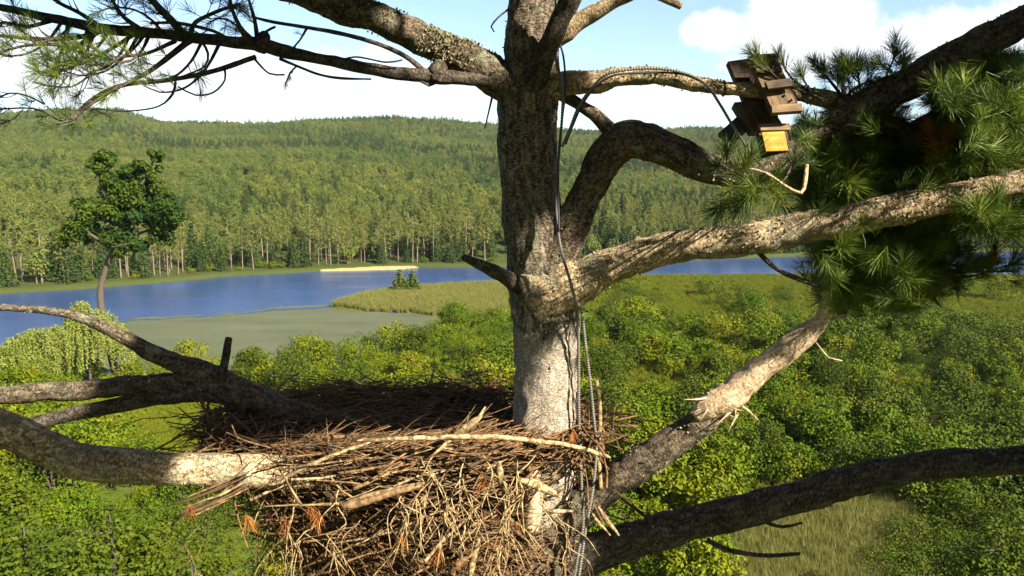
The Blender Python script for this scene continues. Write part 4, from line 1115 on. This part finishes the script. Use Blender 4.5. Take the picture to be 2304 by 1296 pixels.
# bright foliage on the right edge
for st, tg_, n_ in [((2120, 250, 3.3), [(2180, 190), (2240, 180), (2260, 230), (2200, 250)], 8), ((2100, 330, 3.3), [(2180, 300), (2250, 290), (2290, 330), (2230, 360), (2160, 370)], 8), ((2080, 420, 3.3), [(2190, 420), (2280, 470), (2240, 520), (2180, 500)], 8), ((2060, 600, 3.75), [(2160, 600), (2240, 590), (2290, 610)], 9)]:
    cluster('R2', st, tg_, n_, *((3.7, 3.95) if st[1] == 600 else (2.9, 3.4)), 6, lo=0.3, up=0.25)
sb('R2', [(1880, 235, 3.34, 20), (1960, 260, 3.32, 17), (2060, 300, 3.3, 14), (2110, 360, 3.3, 12), (2090, 450, 3.5, 11), (2060, 560, 3.7, 9), (2075, 640, 3.8, 6)], 10, 0.12, name='side_branch')
sb('R2', [(2040, 290, 3.32, 11), (2110, 250, 3.28, 9), (2180, 205, 3.24, 7), (2260, 160, 3.2, 4)], 10, 0.1)
cluster('R2', (2100, 620, 3.7), [(2150, 635), (2230, 600), (2290, 590)], 3, 3.6, 3.8, 4, lo=0.5, dead=0.3)
cluster('R2', (2110, 300, 3.3), [(2130, 330), (2120, 345)], 3, 3.0, 3.1, 3, lo=0.5, dead=1.0)
# pale curled twigs
sb('R3', [(1660, 375, 3.0, 3), (1720, 388, 2.98, 3), (1770, 420, 2.96, 3), (1803, 434, 2.95, 4), (1812, 405, 2.95, 5), (1816, 370, 2.95, 4)], 0, mat='bark_dead')
sb('R4', [(1700, 560, 3.32, 6), (1740, 600, 3.34, 5), (1790, 625, 3.36, 6), (1860, 650, 3.38, 4)], 0)
sb('R6', [(1590, 1215, 3.64, 6), (1640, 1238, 3.6, 6), (1720, 1250, 3.56, 5), (1800, 1246, 3.52, 4)], 0)
sb('R6', [(1715, 1172, 3.55, 5), (1760, 1186, 3.52, 4), (1805, 1176, 3.5, 3)], 0)
sb('R5', [(1830, 740, 3.45, 5), (1860, 725, 3.44, 5), (1900, 708, 3.43, 3)], 0, mat='bark_dead')
sb('R5', [(1835, 770, 3.46, 2), (1865, 805, 3.45, 2), (1895, 812, 3.44, 1.5)], 0, mat='bark_dead')
sb('R6', [(1400, 1120, 3.8, 5), (1450, 1160, 3.78, 4), (1490, 1185, 3.76, 3)], 0)
sb('R5', [(1655, 905, 3.56, 3), (1685, 925, 3.54, 3), (1705, 945, 3.53, 2)], 0, mat='bark_dead')
# shaded needles filling the middle of the right-hand spray
rng = np.random.default_rng(33)
for k in range(3000):
    blobs = [(1960, 330, 90, 70), (1900, 400, 100, 80), (2010, 450, 100, 110), (1960, 560, 90, 70), (2040, 590, 60, 60), (1900, 610, 60, 60), (2000, 640, 70, 40), (1840, 340, 60, 50), (2110, 380, 70, 110)]
    bu, bv, su, sv = blobs[int(rng.integers(len(blobs)))]
    p_ = P(bu + su * rng.normal() * 0.6, bv + sv * rng.normal() * 0.6, 3.9 + 0.32 * rng.normal())
    d = rng.normal(size=3) + np.array([0, -0.2, 0.4]); SPARE.append((p_, d / np.linalg.norm(d), rng.uniform(0.8, 1.2)))
for k in range(1500):
    blobs = [(2230, 230, 50, 60), (2250, 320, 50, 60), (2230, 470, 50, 40), (2360, 300, 60, 140), (2380, 500, 60, 120), (2200, 290, 40, 60), (2140, 215, 30, 30), (2270, 175, 50, 30), (2300, 230, 40, 50)]
    bu, bv, su, sv = blobs[int(rng.integers(len(blobs)))]
    p_ = P(bu + su * rng.normal() * 0.6, bv + sv * rng.normal() * 0.6, 3.35 + 0.25 * rng.normal())
    d = rng.normal(size=3) + np.array([0.1, -0.3, 0.4]); SPARE.append((p_, d / np.linalg.norm(d), rng.uniform(0.8, 1.2)))

# unseen crown above and behind the camera: tufts added for shade, gapped for sun
def along(pts, n):
    pts = np.array([P(*q) for q in pts]); t = np.linspace(0, len(pts) - 1, n)
    return np.stack([np.interp(t, np.arange(len(pts)), pts[:, k]) for k in range(3)], -1)
GAPS = [(along([(1205, -60, 3.6), (1205, 70, 3.6)], 5), 0.12), (along([(1285, 700, 3.72), (1285, 960, 3.78)], 8), 0.07),
        (along([(1420, 575, 3.5), (1680, 530, 3.3), (1990, 475, 3.1), (2304, 410, 2.9), (2450, 380, 2.8)], 22), 0.11),
        (along([(1400, 165, 3.5), (1480, 160, 3.48), (1660, 195, 3.42)], 8), 0.03), (along([(1785, 235, 3.3), (1745, 320, 3.3)], 3), 0.06),
        (along([(860, 1010, 3.4), (1200, 1000, 3.4)], 8), 0.20), (along([(860, 1110, 3.25), (1200, 1100, 3.3)], 8), 0.20), (along([(800, 1230, 3.2), (1150, 1230, 3.25)], 8), 0.20), (along([(560, 1230, 3.2), (760, 1260, 3.2)], 4), 0.12),
        (along([(935, 75, 3.5), (1035, 118, 3.55)], 4), 0.10), (along([(1610, 905, 3.5), (1830, 735, 3.4)], 8), 0.14),
        (along([(500, 1055, 3.4), (760, 1055, 3.5)], 8), 0.12), (along([(60, 698, 3.75), (215, 725, 3.8)], 5), 0.12), (along([(0, 880, 3.7), (110, 880, 3.75)], 3), 0.10),
        (along([(1200, 540, 3.65), (1215, 590, 3.65)], 2), 0.0),
        (along([(2260, 290, 3.1), (2270, 320, 3.1), (2270, 380, 3.1), (2250, 500, 3.1), (2260, 600, 3.0)], 14), 0.12), (along([(1640, 380, 3.0), (1650, 430, 3.0)], 2), 0.02),
        (along([(60, 120, 3.0), (230, 190, 3.1)], 4), 0.10), (along([(220, 255, 3.1), (240, 265, 3.1)], 2), 0.08), (along([(1480, 990, 3.7), (1540, 960, 3.66)], 2), 0.06), (along([(1215, 1040, 3.8), (1215, 1290, 3.85)], 8), 0.10)]
GP = np.concatenate([a for a, r_ in GAPS]); GR = np.concatenate([np.full(len(a), r_) for a, r_ in GAPS])  # sun-ray columns kept free of shading tufts so chosen spots stay lit
SD = np.array(SUN_DIR)
NB_ = 26000
th = rng.random(NB_) * 6.283; ze = -0.5 + 1.5 * rng.random(NB_)
dirs = np.stack([np.sqrt(np.clip(1 - ze ** 2, 0, 1)) * np.cos(th), np.sqrt(np.clip(1 - ze ** 2, 0, 1)) * np.sin(th), ze], -1)
cand = np.array([0.3, 2.9, 29.9]) + dirs * (3.5 + 1.3 * rng.random(NB_))[:, None]
NS_ = 11000
sv_ = rng.uniform(-120, 1330, NS_)
sun_block = np.array([P(u_, v_, d_) for u_, v_, d_ in zip(rng.uniform(-150, 2450, NS_), sv_, rng.uniform(2.9, 4.3, NS_))]) + SD * (3.3 + 1.3 * rng.random(NS_) + np.where(sv_ > 800, 1.0, 0))[:, None]  # tufts set along the sun's rays to keep them off the tree
cand = np.concatenate([sun_block, cand[:26000]]); NB_ = len(cand)
keepb = (fbm(cand * 1.1 + 5, 3) > 0.40) | (np.arange(NB_) < NS_)                                         # outer shade tufts clumped like boughs, not an even shell
q = cand - CAMP; dd_ = q @ FWD
uu_ = 1152 + FPX * (q @ RGT) / np.maximum(dd_, 0.01); vv_ = 648 - FPX * (q @ UPV) / np.maximum(dd_, 0.01)
keepb &= ~((dd_ > -0.2) & (uu_ > -420) & (uu_ < 2720) & (vv_ > -330) & (vv_ < 1700))
keepb &= ~((np.abs(cand[:, 0]) < 2.6) & (cand[:, 1] > -1.0) & (cand[:, 1] < 2.8) & (cand[:, 2] < 30.8))
keepb &= np.linalg.norm(q, axis=1) > 1.0
for a_, r_ in zip(GP, GR):
    w_ = cand - a_; t_ = w_ @ SD; m_ = np.linalg.norm(w_ - t_[:, None] * SD, axis=1)
    keepb &= ~((t_ > 0.2) & (m_ < r_ + 0.13))
big_ = (np.arange(NB_) >= NS_)[keepb]
cand = cand[keepb]
print('crown tufts', len(cand))
for c, bg_ in zip(cand, big_):
    e = rng.normal(size=3) * 0.8 + (c - np.array([0.1, 3.8, 30.5])) * 0.25 + np.array([0, 0, 0.3])
    SPARE.append((c, e / np.linalg.norm(e), (2.2 if bg_ else 1.45) * rng.uniform(0.85, 1.15)))
up_ = cand[cand[:, 2] > 31.3]
for k in range(26):
    c = up_[int(rng.integers(len(up_)))]
    b0 = np.array([0.1, 3.7, 31.6 + 3.2 * rng.random()])
    mid = (b0 + c) / 2 + np.array([0.2 * rng.normal(), 0, 0.25]); mid[2] = max(mid[2], 31.9 + 0.2 * rng.random())
    p, r = smooth_path([b0, mid, c], [0.035, 0.024, 0.006], 0.08)
    gg = Geo(); gg.add(*tube(p, r, 9, 0.1, 9, k)); part('crown_limb', gg, M['bark_dark'], TREE)  # limbs added to carry the unseen shading tufts
pos = np.array([s[0] for s in SPARE]); eul = np.array([list(Vector(s[1]).to_track_quat('Z', 'Y').to_euler()) for s in SPARE]); scl = np.repeat(np.array([[s[2]] for s in SPARE]), 3, 1)
for k in range(3):
    o = scatter('needle_mass', pos[k::3], eul[k::3], scl[k::3], [q for q in tuft_objs if q.data == TUFT[k * 2]][0], TREE, BASE)
print('tufts single', len(tuft_objs), 'mass', len(SPARE))

# ------------------------------------------------------------------ the nest
NC = P(905, 945, 4.05)                       # middle of the top
NEST = thing('nest', 'huge nest of sticks and roots piled against the pine trunk', 'nest', (NC[0], NC[1], NC[2] - 1.1))
NB0 = np.array(NEST.location)
NRX, NRY = 1.10, 0.64
def nest_r(zrel):
    """size of the nest at a height below the rim (0 .. -1.2)"""
    t = np.clip(-zrel / 1.2, 0, 1)
    return 1.0 - 0.55 * t ** 0.8
nu, nv = 64, 20
V = []
for j in range(nv):
    t = j / (nv - 1); zr = -1.2 * t
    for i_ in range(nu):
        a = i_ / nu * 6.283; f = nest_r(zr) * (0.90 + 0.16 * float(vnoise(np.array([math.cos(a) * 3, math.sin(a) * 3, zr * 4])))) * 0.93
        V.append([math.cos(a) * NRX * f + 0.28 * t, math.sin(a) * NRY * f - 0.05 * t, zr - 0.03])
for j in range(5):
    f = 1 - (j + 1) / 5
    for i_ in range(nu):
        a = i_ / nu * 6.283
        V.append([math.cos(a) * NRX * 0.9 * f, math.sin(a) * NRY * 0.9 * f, 0.0 - 0.09 * (1 - f ** 2) + 0.03 * float(vnoise(np.array([math.cos(a) * 4 * f, math.sin(a) * 4 * f, 1.0])))])
V = np.array(V)
for q_ in V:
    wq = q_ + NC; uq, vq, dq = proj(wq)
    if uq > 1165 and wq[1] < 4.08 and q_[2] < -0.10: q_[1] = 4.08 - NC[1]
order_ = [nv + 4 - k for k in range(5)] + list(range(nv))
rows_ = [nv + k for k in (4, 3, 2, 1, 0)] + list(range(nv))
Q = []
for a_, b_ in zip(rows_[:-1], rows_[1:]):
    i_ = np.arange(nu); k_ = (i_ + 1) % nu
    Q.append(np.stack([a_ * nu + i_, b_ * nu + i_, b_ * nu + k_, a_ * nu + k_], -1))
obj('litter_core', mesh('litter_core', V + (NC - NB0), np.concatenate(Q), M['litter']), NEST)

rng = np.random.default_rng(77)
def stick_mesh(seed, L, r0, fork=0, wob=0.05, sides=5, seg=6, mat='stick'):
    rng = np.random.default_rng(seed); g = Geo()
    def seglimb(p0, d, L, r0, n):
        pts = [p0]; dd = d.copy()
        for k in range(n):
            dd = dd + rng.normal(size=3) * wob * 2; dd /= np.linalg.norm(dd); pts.append(pts[-1] + dd * L / n)
        r = np.linspace(r0, r0 * 0.45, n + 1)
        V, Q, T, A = tube(np.array(pts), r, sides); g.add(V, Q, T, A)
        return np.array(pts)
    p = seglimb(np.array([-L / 2, 0, 0]), np.array([1.0, 0, 0]), L, r0, seg)
    for k in range(fork):
        i_ = int(rng.integers(1, seg)); d = np.array([0.7, 0, 0]) + rng.normal(size=3) * 0.5; d /= np.linalg.norm(d)
        seglimb(p[i_], d, L * (0.2 + 0.25 * rng.random()), r0 * 0.5, 3)
    return g.mesh('stick', M[mat])
STK = [stick_mesh(300 + k, 0.32 + 0.055 * k, 0.0030 + 0.0010 * (k % 5), [0, 1, 2, 0, 1][k % 5], 0.04 + 0.02 * (k % 3)) for k in range(12)]
def place_stick(me, pos, d, roll, s=1.0, name='stick'):
    o = obj(name, me, NEST)
    q = Vector(d).to_track_quat('X', 'Z').to_matrix().to_4x4() @ Matrix.Rotation(roll, 4, 'X')
    o.matrix_local = Matrix.Translation(Vector(pos - NB0)) @ q @ Matrix.Scale(s, 4)
    return o
def rim_point(a, zr, f=1.0):
    t = -zr / 1.2; k = nest_r(zr) * f
    return NC + np.array([math.cos(a) * NRX * k + 0.28 * t, math.sin(a) * NRY * k - 0.05 * t, zr])
spec = []
for k in range(4600):
    q = rng.random()
    if q < 0.30:       # flat on the top
        a = rng.random() * 6.283; f = math.sqrt(rng.random()) * 0.98
        pos = NC + np.array([math.cos(a) * NRX * f, math.sin(a) * NRY * f, 0.0 - 0.07 * (1 - f * f) + 0.04 * rng.random()])
        ta = a + math.pi / 2 + rng.normal() * 0.5 if f > 0.6 else rng.normal() * 0.5
        d = np.array([math.cos(ta), math.sin(ta), rng.normal() * 0.08])
    else:              # round the side, mostly the front
        a = -math.pi / 2 + rng.normal() * 1.25 if rng.random() < 0.8 else rng.random() * 6.283
        zr = -1.2 * rng.random() ** 1.1
        pos = rim_point(a, zr, 0.92 + 0.12 * rng.random())
        ta = a + math.pi / 2 + rng.normal() * 0.35
        d = np.array([math.cos(ta), math.sin(ta), rng.normal() * (0.25 + 0.75 * (-zr / 1.2))])
    spec.append((pos, d / np.linalg.norm(d), rng.random() * 6.283, 0.45 + 0.8 * rng.random(), int(rng.integers(len(STK)))))
uvs = np.array([proj(s[0]) for s in spec])
hide = (uvs[:, 0] > 1150) & (uvs[:, 1] > 1035) & (uvs[:, 2] < 3.95) & (uvs[:, 0] < 1300) & (rng.random(len(spec)) < 0.9)
hide |= (uvs[:, 0] < 1000) & (uvs[:, 0] > 560) & (uvs[:, 1] > 1085) & (uvs[:, 1] < 1160) & (rng.random(len(spec)) < 0.55)
spec = [q_ for q_, h_ in zip(spec, hide) if not h_]; uvs = uvs[~hide]
front = -uvs[:, 2] + 0.3 * np.array([s[3] for s in spec]) + np.where((uvs[:, 1] > 1310) | (uvs[:, 0] < 380), -5, 0)
idx = np.argsort(-front)
single, mass = set(idx[:190].tolist()), idx[190:]
for k in sorted(single): place_stick(STK[spec[k][4]], *spec[k][:4])
# the rest: one mass per look
def bake(me, sp):
    n = len(me.vertices); co = np.empty(n * 3, np.float32); me.vertices.foreach_get('co', co); co = co.reshape(-1, 3)
    return co
g = Geo()
cache = {}
for k in mass:
    pos, d, roll, s, m = spec[k]
    if m not in cache:
        me = STK[m]; co = bake(me, None)
        cache[m] = (co, [p.vertices[:] for p in me.polygons if len(p.vertices) == 4], [p.vertices[:] for p in me.polygons if len(p.vertices) == 3])
    co, qs, ts = cache[m]
    q = np.array((Vector(d).to_track_quat('X', 'Z').to_matrix() @ Matrix.Rotation(roll, 3, 'X')))
    g.add(co @ q.T * s + pos, np.array(qs), np.array(ts))
o = obj('stick_mass', g.mesh('stick_mass', M['stick'], NB0), NEST); o['kind'] = 'stuff'

def nest_path(path, name='stick', mat='stick', sides=8, lump=0.08, extra=None):
    pts = [P(*q[:3]) for q in path]; rad = [q[3] * q[2] / FPX for q in path]
    p, r = smooth_path(pts, np.array(rad) * 0.8, 0.02)
    r = r * (0.45 + 0.55 * np.clip(np.minimum(np.arange(len(r)), len(r) - 1 - np.arange(len(r))) / 2.0, 0, 1))
    p = p + 0.004 * (np.stack([vnoise(p * 22 + q) for q in (1, 40, 80)], -1) - 0.5) * 2
    g = Geo(); g.add(*tube(p, r, sides, lump * 2, 40, path[0][0]))
    for e in extra or []:
        pts = [P(*q[:3]) for q in e]; q, rr = smooth_path(pts, [k[3] * k[2] / FPX for k in e], 0.02); g.add(*tube(q, rr, 6))
    return obj(name, g.mesh(name, M[mat], NB0), NEST)
FD = 3.36
nest_path([(800, 992, FD, 5), (930, 986, FD - .03, 6.5), (1080, 983, FD, 7.5), (1190, 990, FD + .03, 7), (1290, 1005, FD + .1, 6), (1372, 1030, FD + .2, 6)], mat='rootlet')
nest_path([(1018, 984, FD, 10), (1050, 960, FD, 10), (1078, 938, FD + .02, 9), (1092, 915, FD + .05, 6)], mat='rootlet', extra=[[(1018, 984, FD, 6), (990, 1010, FD - .03, 4), (965, 1030, FD - .05, 2)]])
nest_path([(632, 1080, 3.3, 5), (700, 1045, 3.3, 6), (765, 1018, 3.3, 5), (832, 995, 3.32, 4)], mat='rootlet')
nest_path([(590, 1139, 3.2, 2), (690, 1136, 3.2, 3), (770, 1132, 3.22, 5), (830, 1115, 3.22, 8), (890, 1102, 3.24, 10), (955, 1088, 3.26, 9)], mat='rootlet', extra=[[(636, 1065, 3.22, 2), (655, 1100, 3.21, 2.5), (678, 1136, 3.2, 3)], [(742, 1070, 3.25, 2), (770, 1105, 3.23, 2), (795, 1120, 3.22, 2)]])
nest_path([(768, 1140, 3.2, 12), (830, 1126, 3.21, 11), (900, 1104, 3.23, 10), (950, 1092, 3.25, 10)])
nest_path([(1122, 1038, FD - .05, 10), (1126, 1070, FD - .05, 12), (1136, 1110, FD - .05, 9), (1142, 1170, FD - .06, 5)], mat='rootlet')
nest_path([(1082, 1210, FD - .08, 6), (1066, 1250, FD - .08, 9), (1056, 1300, FD - .08, 10)], mat='rootlet')
nest_path([(1010, 1290, FD - .1, 10), (1040, 1262, FD - .1, 10), (1065, 1245, FD - .1, 8)])
nest_path([(1305, 968, 3.7, 3), (1350, 975, 3.68, 3.5), (1406, 979, 3.66, 3)], extra=[[(1385, 980, 3.67, 2), (1390, 1000, 3.66, 2), (1398, 1020, 3.66, 1.5)]])
nest_path([(1345, 1140, 3.6, 7), (1365, 1170, 3.6, 7), (1392, 1205, 3.6, 6)])
nest_path([(1332, 1155, 3.58, 5), (1350, 1180, 3.58, 5), (1372, 1205, 3.58, 4)], mat='rootlet')
nest_path([(1170, 1080, FD, 14), (1215, 1095, FD + .05, 13), (1260, 1118, FD + .1, 8)], mat='rootlet')
nest_path([(1225, 1148, FD + .1, 5), (1250, 1150, FD + .1, 6), (1290, 1150, FD + .12, 5)])
nest_path([(690, 980, 3.75, 9), (740, 984, 3.74, 8), (790, 981, 3.73, 5)], mat='stick')
for k in range(12):
    o1 = rng.normal() * 9; o2 = rng.normal() * 14
    nest_path([(535 + o1 + 30 * rng.random(), 1085 + o2, 3.35 + 0.04 * k / 6, 3.0), (490 + o1, 1118 + o2, 3.3, 3.2), (420 + o1 - 30 * rng.random(), 1152 + o2 * 1.2, 3.24, 2)], 'stick', 'stick', 6)
# hanging rootlets, each a bunch of wiry strands
for k in range(26):
    u0 = 900 + 320 * rng.random() if k > 4 else 440 + 380 * rng.random()
    v0 = 1010 + 120 * rng.random() + (70 if k <= 4 else 0)
    d0 = 3.30 - 0.05 * rng.random() if k > 4 else 3.22
    L = 60 + 170 * rng.random(); du = rng.normal() * 60
    path = [(u0, v0, d0 + 0.06, 2.3)]
    for s in (0.25, 0.5, 0.75, 1.0): path.append((u0 + du * s + rng.normal() * 15, v0 + L * s, d0 - 0.05 * math.sin(s * 3), 2.3 - 1.4 * s))
    ex = []
    for q in range(4):
        b_ = path[1 + int(rng.integers(3))]; w_ = rng.normal() * 40
        ex.append([(b_[0], b_[1], b_[2], 1.3), (b_[0] + w_ * 0.6 + rng.normal() * 8, b_[1] + 35, b_[2] - 0.02, 1.1), (b_[0] + w_ + rng.normal() * 8, b_[1] + 60 + 45 * rng.random(), b_[2] - 0.02, 1.2)])
    nest_path(path, 'rootlet', 'rootlet', 5, 0.1, ex)
# dead needle bunches hanging from the nest
for (u_, v_, d_) in [(430, 1170, 3.25), (560, 1195, 3.2), (700, 1170, 3.2), (715, 1190, 3.2), (1135, 1190, 3.27), (1165, 1200, 3.27), (1290, 1000, 3.5), (1085, 1105, 3.3), (640, 1205, 3.2), (985, 1270, 3.25), (905, 1230, 3.25)]:
    o = obj('dead_needle_bunch', random.choice(TUFT_DEAD), NEST)
    o.matrix_local = Matrix.Translation(Vector(P(u_, v_ - 20, d_) - NB0)) @ Vector((random.gauss(0, .25), random.gauss(0, .2) - .2, -1)).to_track_quat('Z', 'Y').to_matrix().to_4x4() @ Matrix.Scale(random.uniform(0.7, 1.05), 4)

# ------------------------------------------------------------------ wooden mount on the right-hand limb
MB0 = P(1720, 210, 3.4)
MOUNT = thing('wooden_mount', 'old wooden bracket of stacked boards with a bright orange end block, fixed to the limb', 'wooden bracket', MB0)
def board(corners, d, thick, mat, name='board', back=0.0):
    """board whose front face has the four photo corners (clockwise from top left)"""
    c = [P(u_, v_, dd) for (u_, v_), dd in zip(corners, d)]
    ctr = sum(c) / 4
    ax = ((c[1] + c[2]) - (c[0] + c[3])) / 4; ay = ((c[3] + c[2]) - (c[0] + c[1])) / 4
    n = np.cross(ax, ay); n /= np.linalg.norm(n)
    if n @ FWD < 0: n = -n
    V, Q, T = box_arrays(ctr + n * thick / 2, ax, ay, n * thick / 2, 0.12)
    long_ = ax if np.linalg.norm(ax) > np.linalg.norm(ay) else ay
    e3 = long_ / np.linalg.norm(long_); q = V - ctr
    A = np.stack([q @ np.cross(n, e3), q @ n, q @ e3], -1)
    g = Geo(); g.add(V, Q, T, A)
    return obj(name, g.mesh(name, M[mat], MB0, False), MOUNT)
board([(1637, 137), (1695, 130), (1752, 262), (1694, 272)], [3.50, 3.50, 3.44, 3.44], 0.04, 'wood_old', 'rear_board')
board([(1682, 124), (1744, 122), (1800, 240), (1738, 250)], [3.37, 3.36, 3.30, 3.31], 0.04, 'wood_shaded', 'front_board')
board([(1690, 122), (1746, 120), (1762, 158), (1704, 166)], [3.335, 3.33, 3.32, 3.325], 0.025, 'wood_old', 'cap_board')
board([(1722, 182), (1776, 176), (1784, 192), (1728, 200)], [3.30, 3.295, 3.28, 3.285], 0.022, 'wood_old', 'shadow_band')  # dark strip standing in for a shadow band across the front board
board([(1652, 226), (1724, 226), (1770, 286), (1690, 300)], [3.44, 3.42, 3.40, 3.42], 0.09, 'wood_old', 'lower_block')
board([(1735, 236), (1806, 232), (1806, 248), (1738, 254)], [3.29, 3.28, 3.27, 3.28], 0.03, 'wood_warm', 'shelf')
board([(1708, 276), (1778, 278), (1778, 290), (1712, 294)], [3.36, 3.35, 3.33, 3.34], 0.05, 'wood_warm', 'ledge')
board([(1702, 292), (1772, 292), (1780, 346), (1720, 350)], [3.355, 3.34, 3.33, 3.35], 0.06, 'wood_old', 'end_frame')
board([(1713, 297), (1766, 296), (1773, 338), (1725, 341)], [3.330, 3.315, 3.305, 3.325], 0.015, 'wood_orange', 'end_block')
board([(1662, 262), (1702, 268), (1650, 322), (1616, 296)], [3.50, 3.48, 3.50, 3.52], 0.06, 'dark_metal', 'dark_arm')

for (u_, v_, d_) in [(1722, 140, 3.325), (1738, 150, 3.318), (1766, 214, 3.31), (1782, 224, 3.30), (1718, 250, 3.405)]:
    c = P(u_, v_, d_); g = Geo(); g.add(*tube(np.array([c + FWD * 0.006, c, c - FWD * 0.003]), np.array([0.0055, 0.0055, 0.004]), 8))
    obj('bolt', g.mesh('bolt', M['dark_metal'], MB0, False), MOUNT)
# ------------------------------------------------------------------ conduits and ties
def conduit(path, r_px, label, mat='conduit', ribs=True, name='conduit', group=None):
    pts = [P(*q) for q in path]; rad = [r_px * q[2] / FPX for q in path]
    p, r = smooth_path(pts, rad, 0.0032 if ribs else 0.012)
    if ribs: r = r * np.where((np.arange(len(r)) // 2) % 2 == 0, 1.0, 0.74)
    b0 = p[-1]
    g = Geo(); g.add(*tube(p, r, 10))
    return tag(obj(name, g.mesh(name, M[mat], b0, not ribs), None, b0), label, 'cable', group)
conduit([(1262, -40, 3.60), (1260, 40, 3.58), (1254, 90, 3.56), (1256, 150, 3.50), (1266, 210, 3.46), (1262, 300, 3.48), (1252, 400, 3.50), (1252, 480, 3.50), (1262, 560, 3.46), (1285, 640, 3.42), (1298, 700, 3.56), (1302, 800, 3.68), (1302, 900, 3.72), (1304, 980, 3.74), (1308, 1080, 3.74), (1312, 1180, 3.74), (1300, 1250, 3.76), (1290, 1310, 3.80)], 3.8, 'ribbed grey conduit running down the right side of the trunk')
conduit([(1308, 690, 3.60), (1318, 780, 3.66), (1328, 860, 3.70), (1336, 940, 3.72), (1342, 1010, 3.72), (1334, 1100, 3.70), (1318, 1190, 3.68), (1302, 1300, 3.70)], 3.8, 'ribbed conduit hanging free to the right of the trunk beside the nest')
conduit([(1265, 330, 3.47), (1282, 290, 3.47), (1302, 240, 3.47), (1330, 200, 3.46), (1365, 168, 3.45), (1420, 156, 3.44), (1490, 155, 3.42), (1550, 168, 3.40), (1590, 192, 3.36), (1620, 235, 3.30), (1650, 285, 3.26), (1690, 345, 3.22), (1712, 372, 3.2)], 3.6, 'cable looping over the upper right limb towards the wooden bracket', 'conduit', True)
conduit([(1272, 325, 3.49), (1290, 280, 3.49), (1310, 236, 3.48), (1340, 196, 3.47), (1380, 170, 3.45), (1450, 164, 3.44), (1530, 166, 3.42), (1580, 184, 3.40)], 2.4, 'thin black cable lying along the top of the upper right limb', 'cable', False, 'cable')
conduit([(1254, -40, 3.57), (1252, 60, 3.555), (1268, 130, 3.5), (1272, 200, 3.46), (1266, 260, 3.47), (1258, 330, 3.48), (1256, 420, 3.48), (1258, 520, 3.47)], 2.4, 'thin black cable beside the conduit on the upper trunk', 'cable', False, 'cable')
conduit([(1342, 855, 3.74), (1348, 900, 3.74), (1350, 950, 3.75), (1346, 1010, 3.76), (1352, 1100, 3.75)], 5, 'short thick vine stem hanging beside the free conduit', 'rootlet', False, 'vine')
a = np.linspace(0, 6.283, 25)
for (u_, v_, d_, r_, lab) in [(1627, 199, 3.445, 17.0, 'black cable tie round the limb left of the wooden bracket')]:
    c = P(u_, v_, d_)
    pts = c + np.outer(np.cos(a), RGT * 0) + np.outer(np.cos(a), FWD) * (r_ * d_ / FPX) + np.outer(np.sin(a), UPV) * (r_ * d_ / FPX) + RGT * 0.002
    g = Geo(); g.add(*tube(pts, np.full(25, 0.0035), 6, cap=False))
    tag(obj('cable_tie', g.mesh('cable_tie', M['tie'], c), None, c), lab, 'cable tie')

# ------------------------------------------------------------------ summer haze over the valley
hz = bpy.data.materials.new('summer_haze'); hz.use_nodes = True
ht = hz.node_tree; ht.nodes.clear()
ho = ht.nodes.new('ShaderNodeOutputMaterial'); hv = ht.nodes.new('ShaderNodeVolumePrincipled')
hv.inputs['Color'].default_value = (0.78, 0.88, 1.0, 1); hv.inputs['Density'].default_value = 0.00003; hv.inputs['Anisotropy'].default_value = 0.0
ht.links.new(hv.outputs[0], ho.inputs['Volume'])
V, Q, T = box_arrays((0, 1850, 110), (3900, 0, 0), (0, 2440, 0), (0, 0, 300), 0.001)
tag(obj('haze', mesh('haze', V, [Q, T], hz, False)), kind='stuff')
